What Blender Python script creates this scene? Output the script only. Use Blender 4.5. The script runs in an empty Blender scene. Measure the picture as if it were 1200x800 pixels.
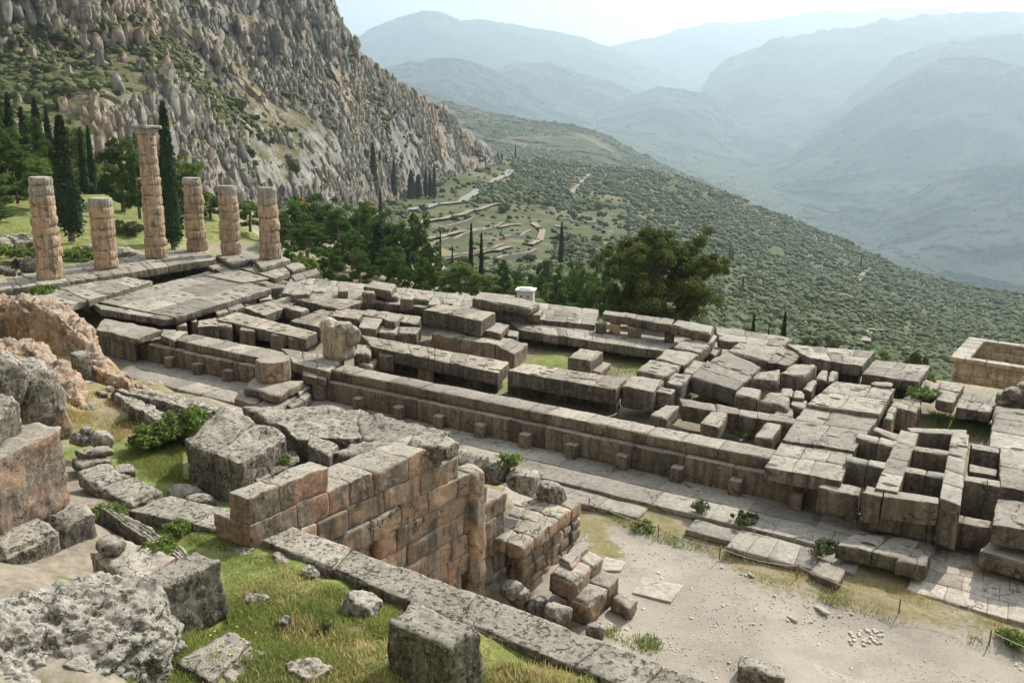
import bpy, math, random
import numpy as np
from mathutils import Matrix, Vector
random.seed(7); RNG = np.random.default_rng(11)
sc = bpy.context.scene
COL = sc.collection
PI = math.pi
# ---------------------------------------------------------------- camera
FPX, YAW, PIT, ROL = 1023.77, -0.5249, 0.24624, 0.0180
CAM = np.array([57.982, -27.930, 10.808])
def _axes():
    cy, sy, cp, sp = math.cos(YAW), math.sin(YAW), math.cos(PIT), math.sin(PIT)
    f = np.array([sy*cp, cy*cp, -sp]); r = np.array([cy, -sy, 0]); u = np.cross(r, f)
    cr, sr = math.cos(ROL), math.sin(ROL)
    return f, cr*r+sr*u, -sr*r+cr*u
FW, RT, UP = _axes()
cam = bpy.data.cameras.new('camera'); co = bpy.data.objects.new('camera', cam); COL.objects.link(co)
cam.sensor_width = 36.0; cam.lens = FPX/1200*36; cam.clip_start = 0.2; cam.clip_end = 90000
m = Matrix(((RT[0], UP[0], -FW[0], CAM[0]), (RT[1], UP[1], -FW[1], CAM[1]), (RT[2], UP[2], -FW[2], CAM[2]), (0, 0, 0, 1)))
co.matrix_world = m; sc.camera = co
# ---------------------------------------------------------------- light
SUN_AZ, SUN_EL = math.radians(80), math.radians(41)          # azimuth from +x towards +y
w = bpy.data.worlds.new('World'); sc.world = w; w.use_nodes = True
nt = w.node_tree; nt.nodes.clear()
sky = nt.nodes.new('ShaderNodeTexSky'); sky.sky_type = 'NISHITA'; sky.sun_disc = False
sky.sun_elevation = SUN_EL; sky.sun_rotation = PI/2 - SUN_AZ
sky.air_density = 1.0; sky.dust_density = 4.0; sky.ozone_density = 1.0; sky.altitude = 500
bg = nt.nodes.new('ShaderNodeBackground'); bg.inputs['Strength'].default_value = 0.15
wo = nt.nodes.new('ShaderNodeOutputWorld')
hs = nt.nodes.new('ShaderNodeHueSaturation'); hs.inputs['Saturation'].default_value = .03
nt.links.new(sky.outputs[0], hs.inputs['Color']); nt.links.new(hs.outputs[0], bg.inputs[0]); nt.links.new(bg.outputs[0], wo.inputs[0])
sd = bpy.data.lights.new('sun', 'SUN'); sd.energy = 5.0; sd.angle = math.radians(0.6); sd.color = (1.0, .92, .79)
so = bpy.data.objects.new('sun', sd); COL.objects.link(so)
sv = Vector((math.cos(SUN_AZ)*math.cos(SUN_EL), math.sin(SUN_AZ)*math.cos(SUN_EL), math.sin(SUN_EL)))
so.rotation_euler = sv.to_track_quat('Z', 'Y').to_euler(); so.location = (60, 60, 80)
sc.view_settings.view_transform = 'Standard'; sc.view_settings.look = 'None'
sc.view_settings.exposure = 0.74; sc.view_settings.gamma = 1.0; sc.view_settings.use_curve_mapping = False
try:
    sc.cycles.max_bounces = 6; sc.cycles.diffuse_bounces = 3; sc.cycles.transparent_max_bounces = 4
    sc.cycles.volume_bounces = 1; sc.cycles.use_denoising = True
except Exception: pass
# ---------------------------------------------------------------- geometry helpers
def ray(px, py):
    px = np.asarray(px, float); py = np.asarray(py, float)
    return FW + RT*((px[..., None]-600)/FPX) - UP*((py[..., None]-400)/FPX)
def P(px, py, z):
    d = ray(px, py); return CAM + d*((z-CAM[2])/d[2])
def PD(px, py, D):                                            # point at horizontal distance D
    d = ray(px, py); h = np.hypot(d[..., 0], d[..., 1]); return CAM + d*(np.asarray(D)/h)[..., None]
def _hash(ix, iy, iz):
    h = (ix*374761393 + iy*668265263 + iz*2147483647*7 + 1013904223) & 0xffffffff
    h = ((h ^ (h >> 13))*1274126177) & 0xffffffff
    h = ((h ^ (h >> 16))*2246822519) & 0xffffffff
    return ((h ^ (h >> 15)) & 0xffff)/32767.5-1
def vnoise(p):
    p = np.asarray(p, float); f0 = np.floor(p); i = f0.astype(np.int64); f = p-f0; f = f*f*(3-2*f)
    out = 0
    for dx in (0, 1):
        wx = f[:, 0] if dx else 1-f[:, 0]
        for dy in (0, 1):
            wy = f[:, 1] if dy else 1-f[:, 1]
            for dz in (0, 1):
                wz = f[:, 2] if dz else 1-f[:, 2]
                out = out + wx*wy*wz*_hash(i[:, 0]+dx, i[:, 1]+dy, i[:, 2]+dz)
    return out
def fbm(p, oct=4, ridged=False):
    s = 0; a = 1; t = 0
    for k in range(oct):
        n = vnoise(p*(2.03**k)+k*17.3)
        s = s + a*((1-2*np.abs(n)) if ridged else n); t += a; a *= .5
    return s/t
def vecnoise(p, oct=3):
    return np.stack([fbm(p+31.7*k, oct) for k in range(3)], 1)
class MB:
    def __init__(s): s.v = []; s.f = []; s.n = 0
    def add(s, v, f):
        v = np.asarray(v, float); f = np.asarray(f, int)
        s.v.append(v); s.f.append(f+s.n); s.n += len(v); return s
    def build(s, name, mat, parent=None, smooth=False, loc=None, attr=None):
        V = np.concatenate(s.v) if s.v else np.zeros((0, 3))
        if loc is not None: V = V-np.asarray(loc)
        me = bpy.data.meshes.new(name); me.vertices.add(len(V)); me.vertices.foreach_set('co', V.astype(np.float32).ravel())
        nl = sum(a.size for a in s.f); nf = sum(len(a) for a in s.f)
        me.loops.add(nl); me.polygons.add(nf)
        me.loops.foreach_set('vertex_index', np.concatenate([a.ravel() for a in s.f]).astype(np.int32))
        tot = np.concatenate([np.full(len(a), a.shape[1], np.int32) for a in s.f])
        st = np.concatenate([[0], np.cumsum(tot)[:-1]]).astype(np.int32)
        me.polygons.foreach_set('loop_start', st)
        try: me.polygons.foreach_set('loop_total', tot)
        except Exception: pass
        me.update(calc_edges=True); me.validate()
        if smooth: me.polygons.foreach_set('use_smooth', np.ones(len(me.polygons), bool))
        if attr is not None:
            for k, a in attr.items():
                at = me.attributes.new(k, 'FLOAT', 'POINT'); at.data.foreach_set('value', np.asarray(a, np.float32))
        me.materials.append(mat)
        o = bpy.data.objects.new(name, me); COL.objects.link(o)
        if parent is not None: o.parent = parent
        elif loc is not None: o.location = loc
        return o
def tag(o, label=None, cat=None, group=None, kind=None):
    if label: o['label'] = label
    if cat: o['category'] = cat
    if group: o['group'] = group
    if kind: o['kind'] = kind
    elif cat: o['kind'] = 'thing'
    return o
def empty(name, loc, label, cat, group=None):
    o = bpy.data.objects.new(name, None); COL.objects.link(o); o.location = tuple(loc); o.empty_display_size = .5
    return tag(o, label, cat, group)
def copy_tree(o, parent=None, **kw):
    c = o.copy(); COL.objects.link(c); c.parent = parent
    for k, v in kw.items(): c[k] = v
    for ch in [x for x in bpy.data.objects if x.parent == o]: copy_tree(ch, c)
    return c
# lattice box with worn edges -------------------------------------------------
def box8(mb, top, bot, ds=.35, r=.05, rough=.02, chip=1.0, freq=1.7):
    """top, bot: 4 corners each (cyclic); a stone block with worn edges and an uneven skin"""
    top = np.asarray(top, float); bot = np.asarray(bot, float)
    L = [np.linalg.norm(top[1]-top[0]), np.linalg.norm(top[3]-top[0]), np.linalg.norm(top[0]-bot[0])]
    g = []
    for l in L:
        n = int(max(1, min(60, round(l/ds)))); rr = min(r, l*.2)
        g.append(np.concatenate([[0], np.linspace(rr, max(l-rr, rr+1e-4), n+1), [l]])/max(l, 1e-6))
    nx, ny, nz = [len(a) for a in g]
    idx = -np.ones((nx, ny, nz), int)
    surf = np.zeros((nx, ny, nz), bool)
    surf[0] = surf[-1] = True; surf[:, 0] = surf[:, -1] = True; surf[:, :, 0] = surf[:, :, -1] = True
    I = np.argwhere(surf); idx[surf] = np.arange(len(I))
    s = g[0][I[:, 0]].copy(); t = g[1][I[:, 1]].copy(); u = g[2][I[:, 2]].copy()
    ex = [(I[:, 0] == 0)*1-(I[:, 0] == nx-1)*1, (I[:, 1] == 0)*1-(I[:, 1] == ny-1)*1, (I[:, 2] == 0)*1-(I[:, 2] == nz-1)*1]
    cnt = sum(np.abs(e) for e in ex)
    def pos(s, t, u):
        a = ((1-s)*(1-t))[:, None]; b = (s*(1-t))[:, None]; c = (s*t)[:, None]; d = ((1-s)*t)[:, None]; uu = u[:, None]
        return (a*top[0]+b*top[1]+c*top[2]+d*top[3])*(1-uu)+(a*bot[0]+b*bot[1]+c*bot[2]+d*bot[3])*uu
    p0 = pos(s, t, u)
    nn = np.clip(.45+1.1*chip*(vnoise(p0*3.1)*.5+vnoise(p0*.9+9)*.6), .15, 2.6)
    pull = np.where(cnt >= 2, r*.55*nn*(1+.5*(cnt == 3)), 0)
    s = s+ex[0]*np.minimum(pull/L[0], .3); t = t+ex[1]*np.minimum(pull/L[1], .3); u = u+ex[2]*np.minimum(pull/max(L[2], .01), .3)
    p = pos(s, t, u)
    if rough: p = p+vecnoise(p*freq, 3)*rough
    if ds < .2: p = p+vecnoise(p*6.5, 3)*min(rough*.45, .035)
    mb.add(p, np.zeros((0, 4)))
    base = mb.n-len(p)
    F = []
    def face(G, flip):
        a, b, c, d = G[:-1, :-1].ravel(), G[1:, :-1].ravel(), G[1:, 1:].ravel(), G[:-1, 1:].ravel()
        F.append(np.stack([a, d, c, b] if flip else [a, b, c, d], 1))
    face(idx[:, :, 0], False); face(idx[:, :, -1], True); face(idx[0], False); face(idx[-1], True); face(idx[:, 0], True); face(idx[:, -1], False)
    mb.f.append(np.concatenate(F)+base)
def ccw(q):
    q = [np.asarray(a, float) for a in q]
    a = sum(q[i][0]*q[(i+1) % 4][1]-q[(i+1) % 4][0]*q[i][1] for i in range(4))
    return q if a > 0 else [q[0], q[3], q[2], q[1]]
def splits(n, j=.22):
    x = np.linspace(0, 1, n+1); x[1:-1] += (RNG.random(n-1)-.5)*j*2/n*1.0 if n > 1 else 0
    return x
def field(mb, q, h, nu=1, nv=1, nc=1, gap=.012, dz=.02, stag=True, step=0.0, ds=.35, r=.05, rough=.02, chip=1., lean=0.0, freq=1.7, drop=0):
    """q: 4 world corners (A,B,C,D) of the top; split in nu along AB, nv along AD, nc courses down"""
    A, B, C, D = [np.asarray(a, float) for a in q]
    def bl(s, t): return (1-s)*(1-t)*A+s*(1-t)*B+s*t*C+(1-s)*t*D
    cen = (A+B+C+D)/4
    for c in range(nc):
        tv = splits(nv, .12)
        for j in range(nv):
            su = splits(nu, .3)
            if stag and nu > 2 and (j+c) % 2: su = np.concatenate([[0], (su[1:-1]+.5/nu)[:-1] if nu > 3 else su[1:-1], [1]])
            for i in range(len(su)-1):
                if drop and RNG.random() < drop: continue
                a, b, cc, d = bl(su[i], tv[j]), bl(su[i+1], tv[j]), bl(su[i+1], tv[j+1]), bl(su[i], tv[j+1])
                Q = []
                m_ = (a+b+cc+d)/4
                for pnt in (a, b, cc, d):
                    v = pnt-m_; l = np.linalg.norm(v[:2])+1e-6; Q.append(m_+v*(1-gap/l))
                zz = (RNG.random()-.5)*2*dz if nu*nv > 1 else 0
                Q = ccw(Q)
                T = []; Bo = []
                off = (RNG.random(2)-.5)*gap*1.5 if nu*nv*nc > 1 else np.zeros(2)
                for pnt in Q:
                    v = pnt-cen; l = np.linalg.norm(v[:2])+1e-6
                    k = 1+step*c/l
                    base = cen+v*k; base[:2] += off
                    zt = pnt[2]+(zz if c == 0 else 0)-h*c/nc-(0.004*c)
                    zb = pnt[2]-h*(c+1)/nc
                    T.append([base[0], base[1], zt])
                    vb = v/l*lean*h/nc
                    Bo.append([base[0]+vb[0], base[1]+vb[1], zb])
                box8(mb, T, Bo, ds, r, rough, chip, freq)
def quad(*c, z):
    if np.isscalar(z): z = [z]*4
    return [P(c[2*i], c[2*i+1], z[i]) for i in range(4)]
# spheres & rocks ---------------------------------------------------------------
def ico(n):
    t = (1+5**.5)/2
    v = [(-1, t, 0), (1, t, 0), (-1, -t, 0), (1, -t, 0), (0, -1, t), (0, 1, t), (0, -1, -t), (0, 1, -t), (t, 0, -1), (t, 0, 1), (-t, 0, -1), (-t, 0, 1)]
    f = [(0, 11, 5), (0, 5, 1), (0, 1, 7), (0, 7, 10), (0, 10, 11), (1, 5, 9), (5, 11, 4), (11, 10, 2), (10, 7, 6), (7, 1, 8), (3, 9, 4), (3, 4, 2), (3, 2, 6), (3, 6, 8), (3, 8, 9), (4, 9, 5), (2, 4, 11), (6, 2, 10), (8, 6, 7), (9, 8, 1)]
    v = [np.array(a)/np.linalg.norm(a) for a in v]
    for _ in range(n):
        c = {}; nf = []
        def mid(a, b):
            k = (min(a, b), max(a, b))
            if k not in c:
                q = v[a]+v[b]; v.append(q/np.linalg.norm(q)); c[k] = len(v)-1
            return c[k]
        for a, b, d in f:
            x, y, z = mid(a, b), mid(b, d), mid(d, a); nf += [(a, x, z), (b, y, x), (d, z, y), (x, y, z)]
        f = nf
    return np.array(v), np.array(f)
ICO = {k: ico(k) for k in (0, 1, 2, 3, 4, 5, 6)}
def rock(mb, c, rad, rot=0, sub=3, ang=.8, rough=.08, freq=1.2, seed=None, ridged=False, oct=4, tilt=0, pits=0, strat=1.):
    rs = np.random.default_rng(seed if seed is not None else int(RNG.integers(1e6)))
    v, f = ICO[sub]
    n = rs.normal(size=(14, 3)); n /= np.linalg.norm(n, axis=1)[:, None]; n = np.concatenate([n, np.eye(3), -np.eye(3)])
    d = np.concatenate([rs.uniform(.72, 1.0, 14), rs.uniform(.75, .95, 6)])
    dots = v @ n.T; rr = np.where(dots > .05, d/np.maximum(dots, .05), 9).min(1)
    rr = ang*np.minimum(rr, 1.25)+(1-ang)
    p = v*rr[:, None]*np.asarray(rad)
    cr, sr = math.cos(rot), math.sin(rot)
    if tilt: 
        ct, st_ = math.cos(tilt), math.sin(tilt); p = np.stack([p[:, 0]*ct+p[:, 2]*st_, p[:, 1], -p[:, 0]*st_+p[:, 2]*ct], 1)
    p = np.stack([p[:, 0]*cr-p[:, 1]*sr, p[:, 0]*sr+p[:, 1]*cr, p[:, 2]], 1)+np.asarray(c)
    k = fbm(p*freq, oct, ridged)
    R = min(rad)
    p = p+v*(k*rough)[:, None]+vecnoise(p*freq*2.7, 2)*rough*.35
    if pits:
        nd_ = p-np.asarray(c); nd_ /= np.linalg.norm(nd_, axis=1)[:, None]
        ps_ = p*[1, 1, strat]; a1 = np.clip(fbm(ps_*1.5+4, 5, True)-.15, 0, 1); a2 = fbm(ps_*4.5, 5); a3 = np.clip(fbm(p*4.1+2, 3)-.12, 0, 1)
        p = p+nd_*(pits*(.30*a2-.75*a1-.7*a3))[:, None]+vecnoise(p*9, 3)*pits*.10
    mb.add(p, f)
# ---------------------------------------------------------------- materials
def newmat(name, rough=.9, spec=.2):
    mt = bpy.data.materials.new(name); mt.use_nodes = True; n = mt.node_tree; b = n.nodes['Principled BSDF']
    b.inputs['Roughness'].default_value = rough; b.inputs['Specular IOR Level'].default_value = spec
    return mt, n, b
def N(n, t, **k):
    x = n.nodes.new(t)
    for a, v in k.items():
        if a in x.inputs: x.inputs[a].default_value = v
        else: setattr(x, a, v)
    return x
def L(n, a, b): n.links.new(a, b)
def noise(n, vec, scale, detail=4, rough=.6):
    x = N(n, 'ShaderNodeTexNoise', Scale=scale, Detail=detail, Roughness=rough); L(n, vec, x.inputs['Vector']); return x.outputs['Fac']
def ramp(n, fac, *st, inter='LINEAR'):
    r = n.nodes.new('ShaderNodeValToRGB'); r.color_ramp.interpolation = inter; e = r.color_ramp.elements
    for i, (p, c) in enumerate(st):
        if i < 2: e[i].position = p; x = e[i]
        else: x = e.new(p)
        x.color = (*c, 1) if len(c) == 3 else c
    L(n, fac, r.inputs[0]); return r.outputs[0]
def mix(n, fac, a, b, mode='MIX'):
    x = n.nodes.new('ShaderNodeMix'); x.data_type = 'RGBA'; x.blend_type = mode
    for sck, val in ((0, fac), (6, a), (7, b)):
        if isinstance(val, (int, float)): x.inputs[sck].default_value = val
        elif isinstance(val, tuple): x.inputs[sck].default_value = (*val, 1)
        else: L(n, val, x.inputs[sck])
    return x.outputs[2]
def math_(n, op, a, b=0.0, c=None):
    x = n.nodes.new('ShaderNodeMath'); x.operation = op
    for i, v in enumerate((a, b)+((c,) if c is not None else ())):
        if isinstance(v, (int, float)): x.inputs[i].default_value = v
        else: L(n, v, x.inputs[i])
    return x.outputs[0]
def mapr(n, v, a, b, c=0., d=1.):
    x = N(n, 'ShaderNodeMapRange'); x.inputs[1].default_value = a; x.inputs[2].default_value = b; x.inputs[3].default_value = c; x.inputs[4].default_value = d
    L(n, v, x.inputs[0]); return x.outputs[0]
def bump(n, b, h, strength=.5, dist=.05):
    x = N(n, 'ShaderNodeBump', Strength=strength, Distance=dist); L(n, h, x.inputs['Height']); L(n, x.outputs[0], b.inputs['Normal'])
def stone(name, top, side, dark, lich=(.55, .53, .48), sc_=1.0, holes=0., hthr=(.40, .46), orange=None, bd=.03, pale=.5, cracks=1, pit=0):
    mt, n, b = newmat(name)
    g = N(n, 'ShaderNodeNewGeometry'); pos = g.outputs['Position']
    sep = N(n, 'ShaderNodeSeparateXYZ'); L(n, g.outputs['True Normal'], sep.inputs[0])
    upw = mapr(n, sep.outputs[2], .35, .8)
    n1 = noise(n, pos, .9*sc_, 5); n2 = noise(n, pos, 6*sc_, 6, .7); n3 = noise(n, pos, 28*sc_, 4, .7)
    # vertical streaks on faces
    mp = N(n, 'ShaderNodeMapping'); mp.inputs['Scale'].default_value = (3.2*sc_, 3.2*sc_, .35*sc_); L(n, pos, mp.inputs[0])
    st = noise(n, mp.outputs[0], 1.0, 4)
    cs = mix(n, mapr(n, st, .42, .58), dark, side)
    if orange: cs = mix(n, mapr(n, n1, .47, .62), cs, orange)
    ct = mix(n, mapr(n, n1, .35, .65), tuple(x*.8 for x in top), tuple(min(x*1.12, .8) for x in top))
    c = mix(n, upw, cs, ct)  # upward faces lichen-pale; sun/shade contrast also put into the darker side colours
    c = mix(n, mapr(n, n2, .53, .63, 0, pale), c, lich)
    c = mix(n, mapr(n, n2, .47, .38, 0, .6), c, tuple(x*.5 for x in side))
    c = mix(n, mapr(n, n3, .53, .64, 0, .55), c, tuple(x*.4 for x in side))
    c = mix(n, mapr(n, n3, .47, .36, 0, .5*pale+.1), c, lich)
    if cracks:
        vc = N(n, 'ShaderNodeTexVoronoi', Scale=.8*sc_); vc.feature = 'DISTANCE_TO_EDGE'
        wv = N(n, 'ShaderNodeVectorMath'); wv.operation = 'ADD'; nz = N(n, 'ShaderNodeTexNoise', Scale=2.2*sc_, Detail=4); L(n, pos, nz.inputs['Vector']); L(n, pos, wv.inputs[0]); L(n, nz.outputs['Color'], wv.inputs[1]); L(n, wv.outputs[0], vc.inputs['Vector'])
        cm = math_(n, 'MULTIPLY', mapr(n, vc.outputs['Distance'], .022, .006), mapr(n, noise(n, pos, .7*sc_, 2), .50, .56))
        c = mix(n, math_(n, 'MULTIPLY', cm, .8), c, tuple(x*.2 for x in side))
    rnd = mapr(n, g.outputs['Random Per Island'], 0, 1, .68, 1.18)
    vm = N(n, 'ShaderNodeMix', data_type='RGBA', blend_type='MULTIPLY'); vm.inputs[0].default_value = 1
    cmb = N(n, 'ShaderNodeCombineColor'); [L(n, rnd, cmb.inputs[i]) for i in range(3)]
    L(n, c, vm.inputs[6]); L(n, cmb.outputs[0], vm.inputs[7]); c = vm.outputs[2]
    h = math_(n, 'ADD', math_(n, 'MULTIPLY', n2, .7), math_(n, 'MULTIPLY', n3, .35))
    if cracks: h = math_(n, 'SUBTRACT', h, cm)
    if pit:
        n4 = noise(n, pos, pit, 5, .6); pm = mapr(n, n4, .43, .36); c0_ = c; c = mix(n, math_(n, 'MULTIPLY', pm, .75), c, tuple(x*.25 for x in side)); h = math_(n, 'SUBTRACT', h, math_(n, 'MULTIPLY', pm, 1.2))
    if holes:
        vo = N(n, 'ShaderNodeTexVoronoi', Scale=holes, Randomness=1.0); vo.feature = 'F1'; vo.voronoi_dimensions = '2D'
        mp2 = N(n, 'ShaderNodeMapping'); mp2.inputs['Scale'].default_value = (.62, 1.25, 1); L(n, pos, mp2.inputs[0]); L(n, mp2.outputs[0], vo.inputs['Vector'])
        hm = math_(n, 'MULTIPLY', mapr(n, vo.outputs['Distance'], .19, .15), upw)
        hm = math_(n, 'MULTIPLY', hm, mapr(n, noise(n, pos, .45, 1), *hthr))
        c = mix(n, math_(n, 'MULTIPLY', hm, .88), c, (.02, .018, .015)); h = math_(n, 'SUBTRACT', h, math_(n, 'MULTIPLY', hm, 2.5))
    L(n, c, b.inputs['Base Color']); bump(n, b, h, .9, bd/sc_**.5)
    return mt
M = {}
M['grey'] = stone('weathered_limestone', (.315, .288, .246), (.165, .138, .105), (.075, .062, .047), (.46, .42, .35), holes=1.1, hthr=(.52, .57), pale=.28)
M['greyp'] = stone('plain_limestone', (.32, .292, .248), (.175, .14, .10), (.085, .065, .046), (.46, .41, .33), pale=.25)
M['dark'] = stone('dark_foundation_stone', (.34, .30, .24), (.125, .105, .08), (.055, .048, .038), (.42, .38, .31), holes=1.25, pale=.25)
M['orange'] = stone('orange_poros_stone', (.35, .32, .27), (.30, .235, .17), (.10, .08, .06), (.45, .385, .30), orange=(.42, .26, .155), sc_=1.2, pale=.35, bd=.05)
M['drum'] = stone('column_stone', (.36, .33, .27), (.46, .335, .22), (.19, .15, .11), (.51, .42, .31), orange=(.50, .33, .20), sc_=1.3, pale=.35, bd=.06)
M['drumg'] = stone('grey_column_stone', (.33, .31, .27), (.36, .31, .25), (.19, .17, .14), (.48, .44, .37), sc_=1.3)
M['near'] = stone('lichened_grey_stone', (.33, .30, .25), (.19, .165, .125), (.085, .072, .055), (.50, .47, .41), sc_=1.7, pale=.5, bd=.06, pit=9.)
M['nearo'] = stone('lichened_reddish_stone', (.35, .32, .27), (.245, .195, .145), (.11, .085, .065), (.50, .44, .36), sc_=1.7, orange=(.32, .18, .11), pale=.45, bd=.06)
M['white'] = stone('pale_karst_rock', (.36, .335, .29), (.31, .28, .235), (.15, .13, .105), (.56, .53, .47), sc_=1.6, pale=.6, bd=.09, pit=6.)
M['crag'] = stone('conglomerate_rock', (.40, .33, .26), (.44, .29, .19), (.22, .15, .10), (.55, .48, .40), sc_=1.5, orange=(.46, .26, .14), bd=.09)
M['pave'] = stone('paving_stone', (.31, .285, .245), (.30, .27, .22), (.18, .16, .13), (.46, .43, .38))
M['pale'] = stone('pale_paving', (.44, .39, .33), (.40, .35, .29), (.25, .22, .18), (.62, .58, .52))
M['marble'] = stone('pale_marble', (.42, .39, .34), (.40, .335, .25), (.21, .175, .13), (.50, .465, .40), orange=(.50, .37, .24), sc_=2)
M['treasury'] = stone('honey_marble', (.45, .41, .35), (.46, .37, .25), (.30, .22, .14), (.54, .47, .37), sc_=1)
def plain(name, c1, c2, scale=8, rough=.9, spec=.2, transl=0):
    mt, n, b = newmat(name, rough, spec)
    g = N(n, 'ShaderNodeNewGeometry')
    f = noise(n, g.outputs['Position'], scale, 3)
    c = mix(n, mapr(n, f, .35, .65), c1, c2)
    rnd = g.outputs['Random Per Island']
    c = mix(n, mapr(n, rnd, 0, 1, 0, .6), c, tuple(x*1.6 for x in c2))
    L(n, c, b.inputs['Base Color'])
    if transl:
        tr = N(n, 'ShaderNodeBsdfTranslucent'); L(n, c, tr.inputs[0]); mx = N(n, 'ShaderNodeMixShader'); mx.inputs[0].default_value = transl
        L(n, b.outputs[0], mx.inputs[1]); L(n, tr.outputs[0], mx.inputs[2])
        out = [x for x in n.nodes if x.type == 'OUTPUT_MATERIAL'][0]; L(n, mx.outputs[0], out.inputs[0])
    return mt
M['pine'] = plain('pine_needles', (.030, .058, .016), (.075, .125, .026), 1.2, transl=.3)
M['pinel'] = plain('bright_pine_needles', (.06, .105, .024), (.14, .195, .05), 1.2, transl=.4)
M['cyp'] = plain('cypress_foliage', (.014, .028, .012), (.030, .052, .018), 1.5, transl=.1)
M['bigpine'] = plain('olive_green_pine_needles', (.035, .06, .015), (.105, .125, .032), .8, transl=.3)
M['olive'] = plain('olive_foliage', (.05, .068, .034), (.095, .115, .058), .9, transl=.15)
M['scrub'] = plain('scrub_foliage', (.028, .042, .015), (.09, .10, .04), 1.0, transl=.15)
M['shrub'] = plain('shrub_leaves', (.07, .115, .028), (.16, .21, .06), 3, transl=.4)
M['yell'] = plain('autumn_leaves', (.20, .14, .03), (.32, .22, .05), 1, transl=.3)
M['grass'] = plain('grass_blades', (.115, .165, .04), (.26, .28, .09), .8, transl=.45)
M['dry'] = plain('dry_grass_blades', (.42, .33, .16), (.52, .42, .22), 1.5, transl=.3)
M['bark'] = plain('tree_bark', (.10, .075, .05), (.17, .13, .09), 4)
M['cloth'] = plain('dark_cloth', (.015, .015, .02), (.03, .03, .035), 6)
M['skin'] = plain('skin', (.42, .26, .18), (.46, .29, .2), 6)
M['metal'] = plain('painted_metal', (.30, .33, .33), (.38, .40, .40), 3, .5, .4)
M['rust'] = plain('rusty_iron', (.10, .07, .05), (.16, .11, .08), 12, .7, .4)
M['rope'] = plain('rope_fibre', (.45, .40, .32), (.55, .50, .42), 20)
M['pebble'] = plain('pale_pebbles', (.36, .33, .285), (.46, .425, .37), 5)
M['flower'] = plain('yellow_petals', (.65, .42, .02), (.75, .55, .04), 9)
M['hutw'] = plain('white_paint', (.55, .55, .53), (.6, .6, .58), 3, .5)
# ================================================================ THE SETTING
# near ground: control points (world x, y, z, kind)  kinds: 0 gravel path, 1 grass, 2 earth with dry tufts, 3 stony soil under the ruins
CP = []
def cpx(px, py, z, k): q = P(px, py, z); CP.append((q[0], q[1], z, k))
for a in [(170,540,1.4,1),(200,582,1.4,1),(140,505,1.45,1),(212,505,1.4,1),(190,560,1.4,1),(240,585,1.4,1),(100,478,1.7,2),(85,455,1.9,2),(150,470,1.6,2),(120,500,1.5,2),(60,470,2.2,2),
          (300,660,2.15,1),(350,720,2.35,1),(450,780,2.6,1),(600,790,2.35,1),(660,800,2.3,1),(260,625,2.1,1),(240,790,2.65,1),(720,815,2.15,1),(340,790,2.7,1),(420,740,2.4,1),(290,700,2.2,1),(520,760,2.3,1),
          (185,615,1.9,1),(110,600,2.0,3),(150,700,2.4,3),(60,620,2.6,3),(100,560,1.7,3),(200,590,1.8,3),
          (0,425,2.5,2),(-100,400,3.2,2),(0,362,1.0,2),(45,392,.9,2),(300,645,2.15,1),(350,662,2.2,1),(400,684,2.2,1),(450,706,2.2,1),(520,735,2.2,1),(620,770,2.15,1),(250,610,2.1,1),(-60,520,3.5,3),(-200,600,5,3),(0,700,3.2,3),(-150,800,5.5,3),(50,800,3.6,3),(200,850,3.4,1),(500,900,3.4,1),(800,900,2.6,1),(300,1000,5,1)]: cpx(*a)
CP += [(58,-27.9,9.1,2),(55,-24.5,5.6,1),(62,-26,8.3,1),(70,-26,8,1),(52,-28,8.2,2),(46,-30,9,2),(66,-20,2.8,1),(60,-20,2.9,1),(75,-20,3,1),(95,-22,4,1),(58,-17.5,2.2,1),(56,-16.8,2.1,1),(66,-17,2.1,1),(40,-27,7,2),(30,-22,7,2),(20,-15,6,2),(58,-40,15,2),(30,-45,18,2),(0,-35,16,2),(90,-45,15,2),(10,-12,5,2),(0,-10,4,2),
       (49,-11,-3,0),(53,-12,-3,0),(48,-13.5,-3,3),(51,-14.6,-3,0),(46.9,-10,-3,3),(47,-12,-3,3),(56,-14.5,-3,0),(60,-14.8,-3,0),(68,-15,-3,0),(80,-16,-3,0),
       (50,-3,-2.95,0),(50,-6,-3,0),(52,-9,-3,0),(56,-5,-3,0),(60,-4,-3,0),(70,-6,-3,0),(56,-10,-3,0),(60,-12,-3,0),(64,-8,-3,0),(85,-8,-3,0),(48,-2.4,-2.9,0),(100,-12,-3,0),
       (46,-2.4,-2.8,2),(43.5,-3.8,-2.65,2),(40,-3.6,-2.6,3),(35,-3.4,-2.6,3),(28,-3,-2.6,3),(20,-2.6,-2.5,3),(12,-1.5,-2.5,3),(43,-6.2,-2.4,3),(44,-9.3,1.2,3),(42,-9.7,1.6,3),(38,-9.8,1.5,3),(34,-9.6,1.4,3),(31,-8.6,1.3,2),(27,-8,1.6,2),(36,-12,1.4,1),(42,-12.5,1.6,3),(44,-13.5,1.7,3),(44.5,-11,1.7,3)]
for x in range(8, 66, 5): CP += [(x, .2, -2.62, 3), (x, 2.2, -2.62, 3)]
for x in range(10, 66, 6):
    for y in (5, 9, 13, 17, 21): CP.append((x, y, -2.15, 3))
for x in (40,44,48,52,56,60,66,74): CP.append((x, -1.0, -2.72, 2))
for px,py in ((640,425),(700,432),(760,430),(850,465),(600,440)):
    q = P(px, py, -2.0); CP.append((q[0], q[1], -2.0, 1))
q = P(1140,500,-1.9); CP += [(q[0],q[1],-1.9,1)]
q = P(205,325,-1.3); CP += [(q[0],q[1],-1.3,1),(q[0]-1,q[1]+3,-1.3,1),(q[0]+1,q[1]-2,-1.4,1)]
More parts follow.
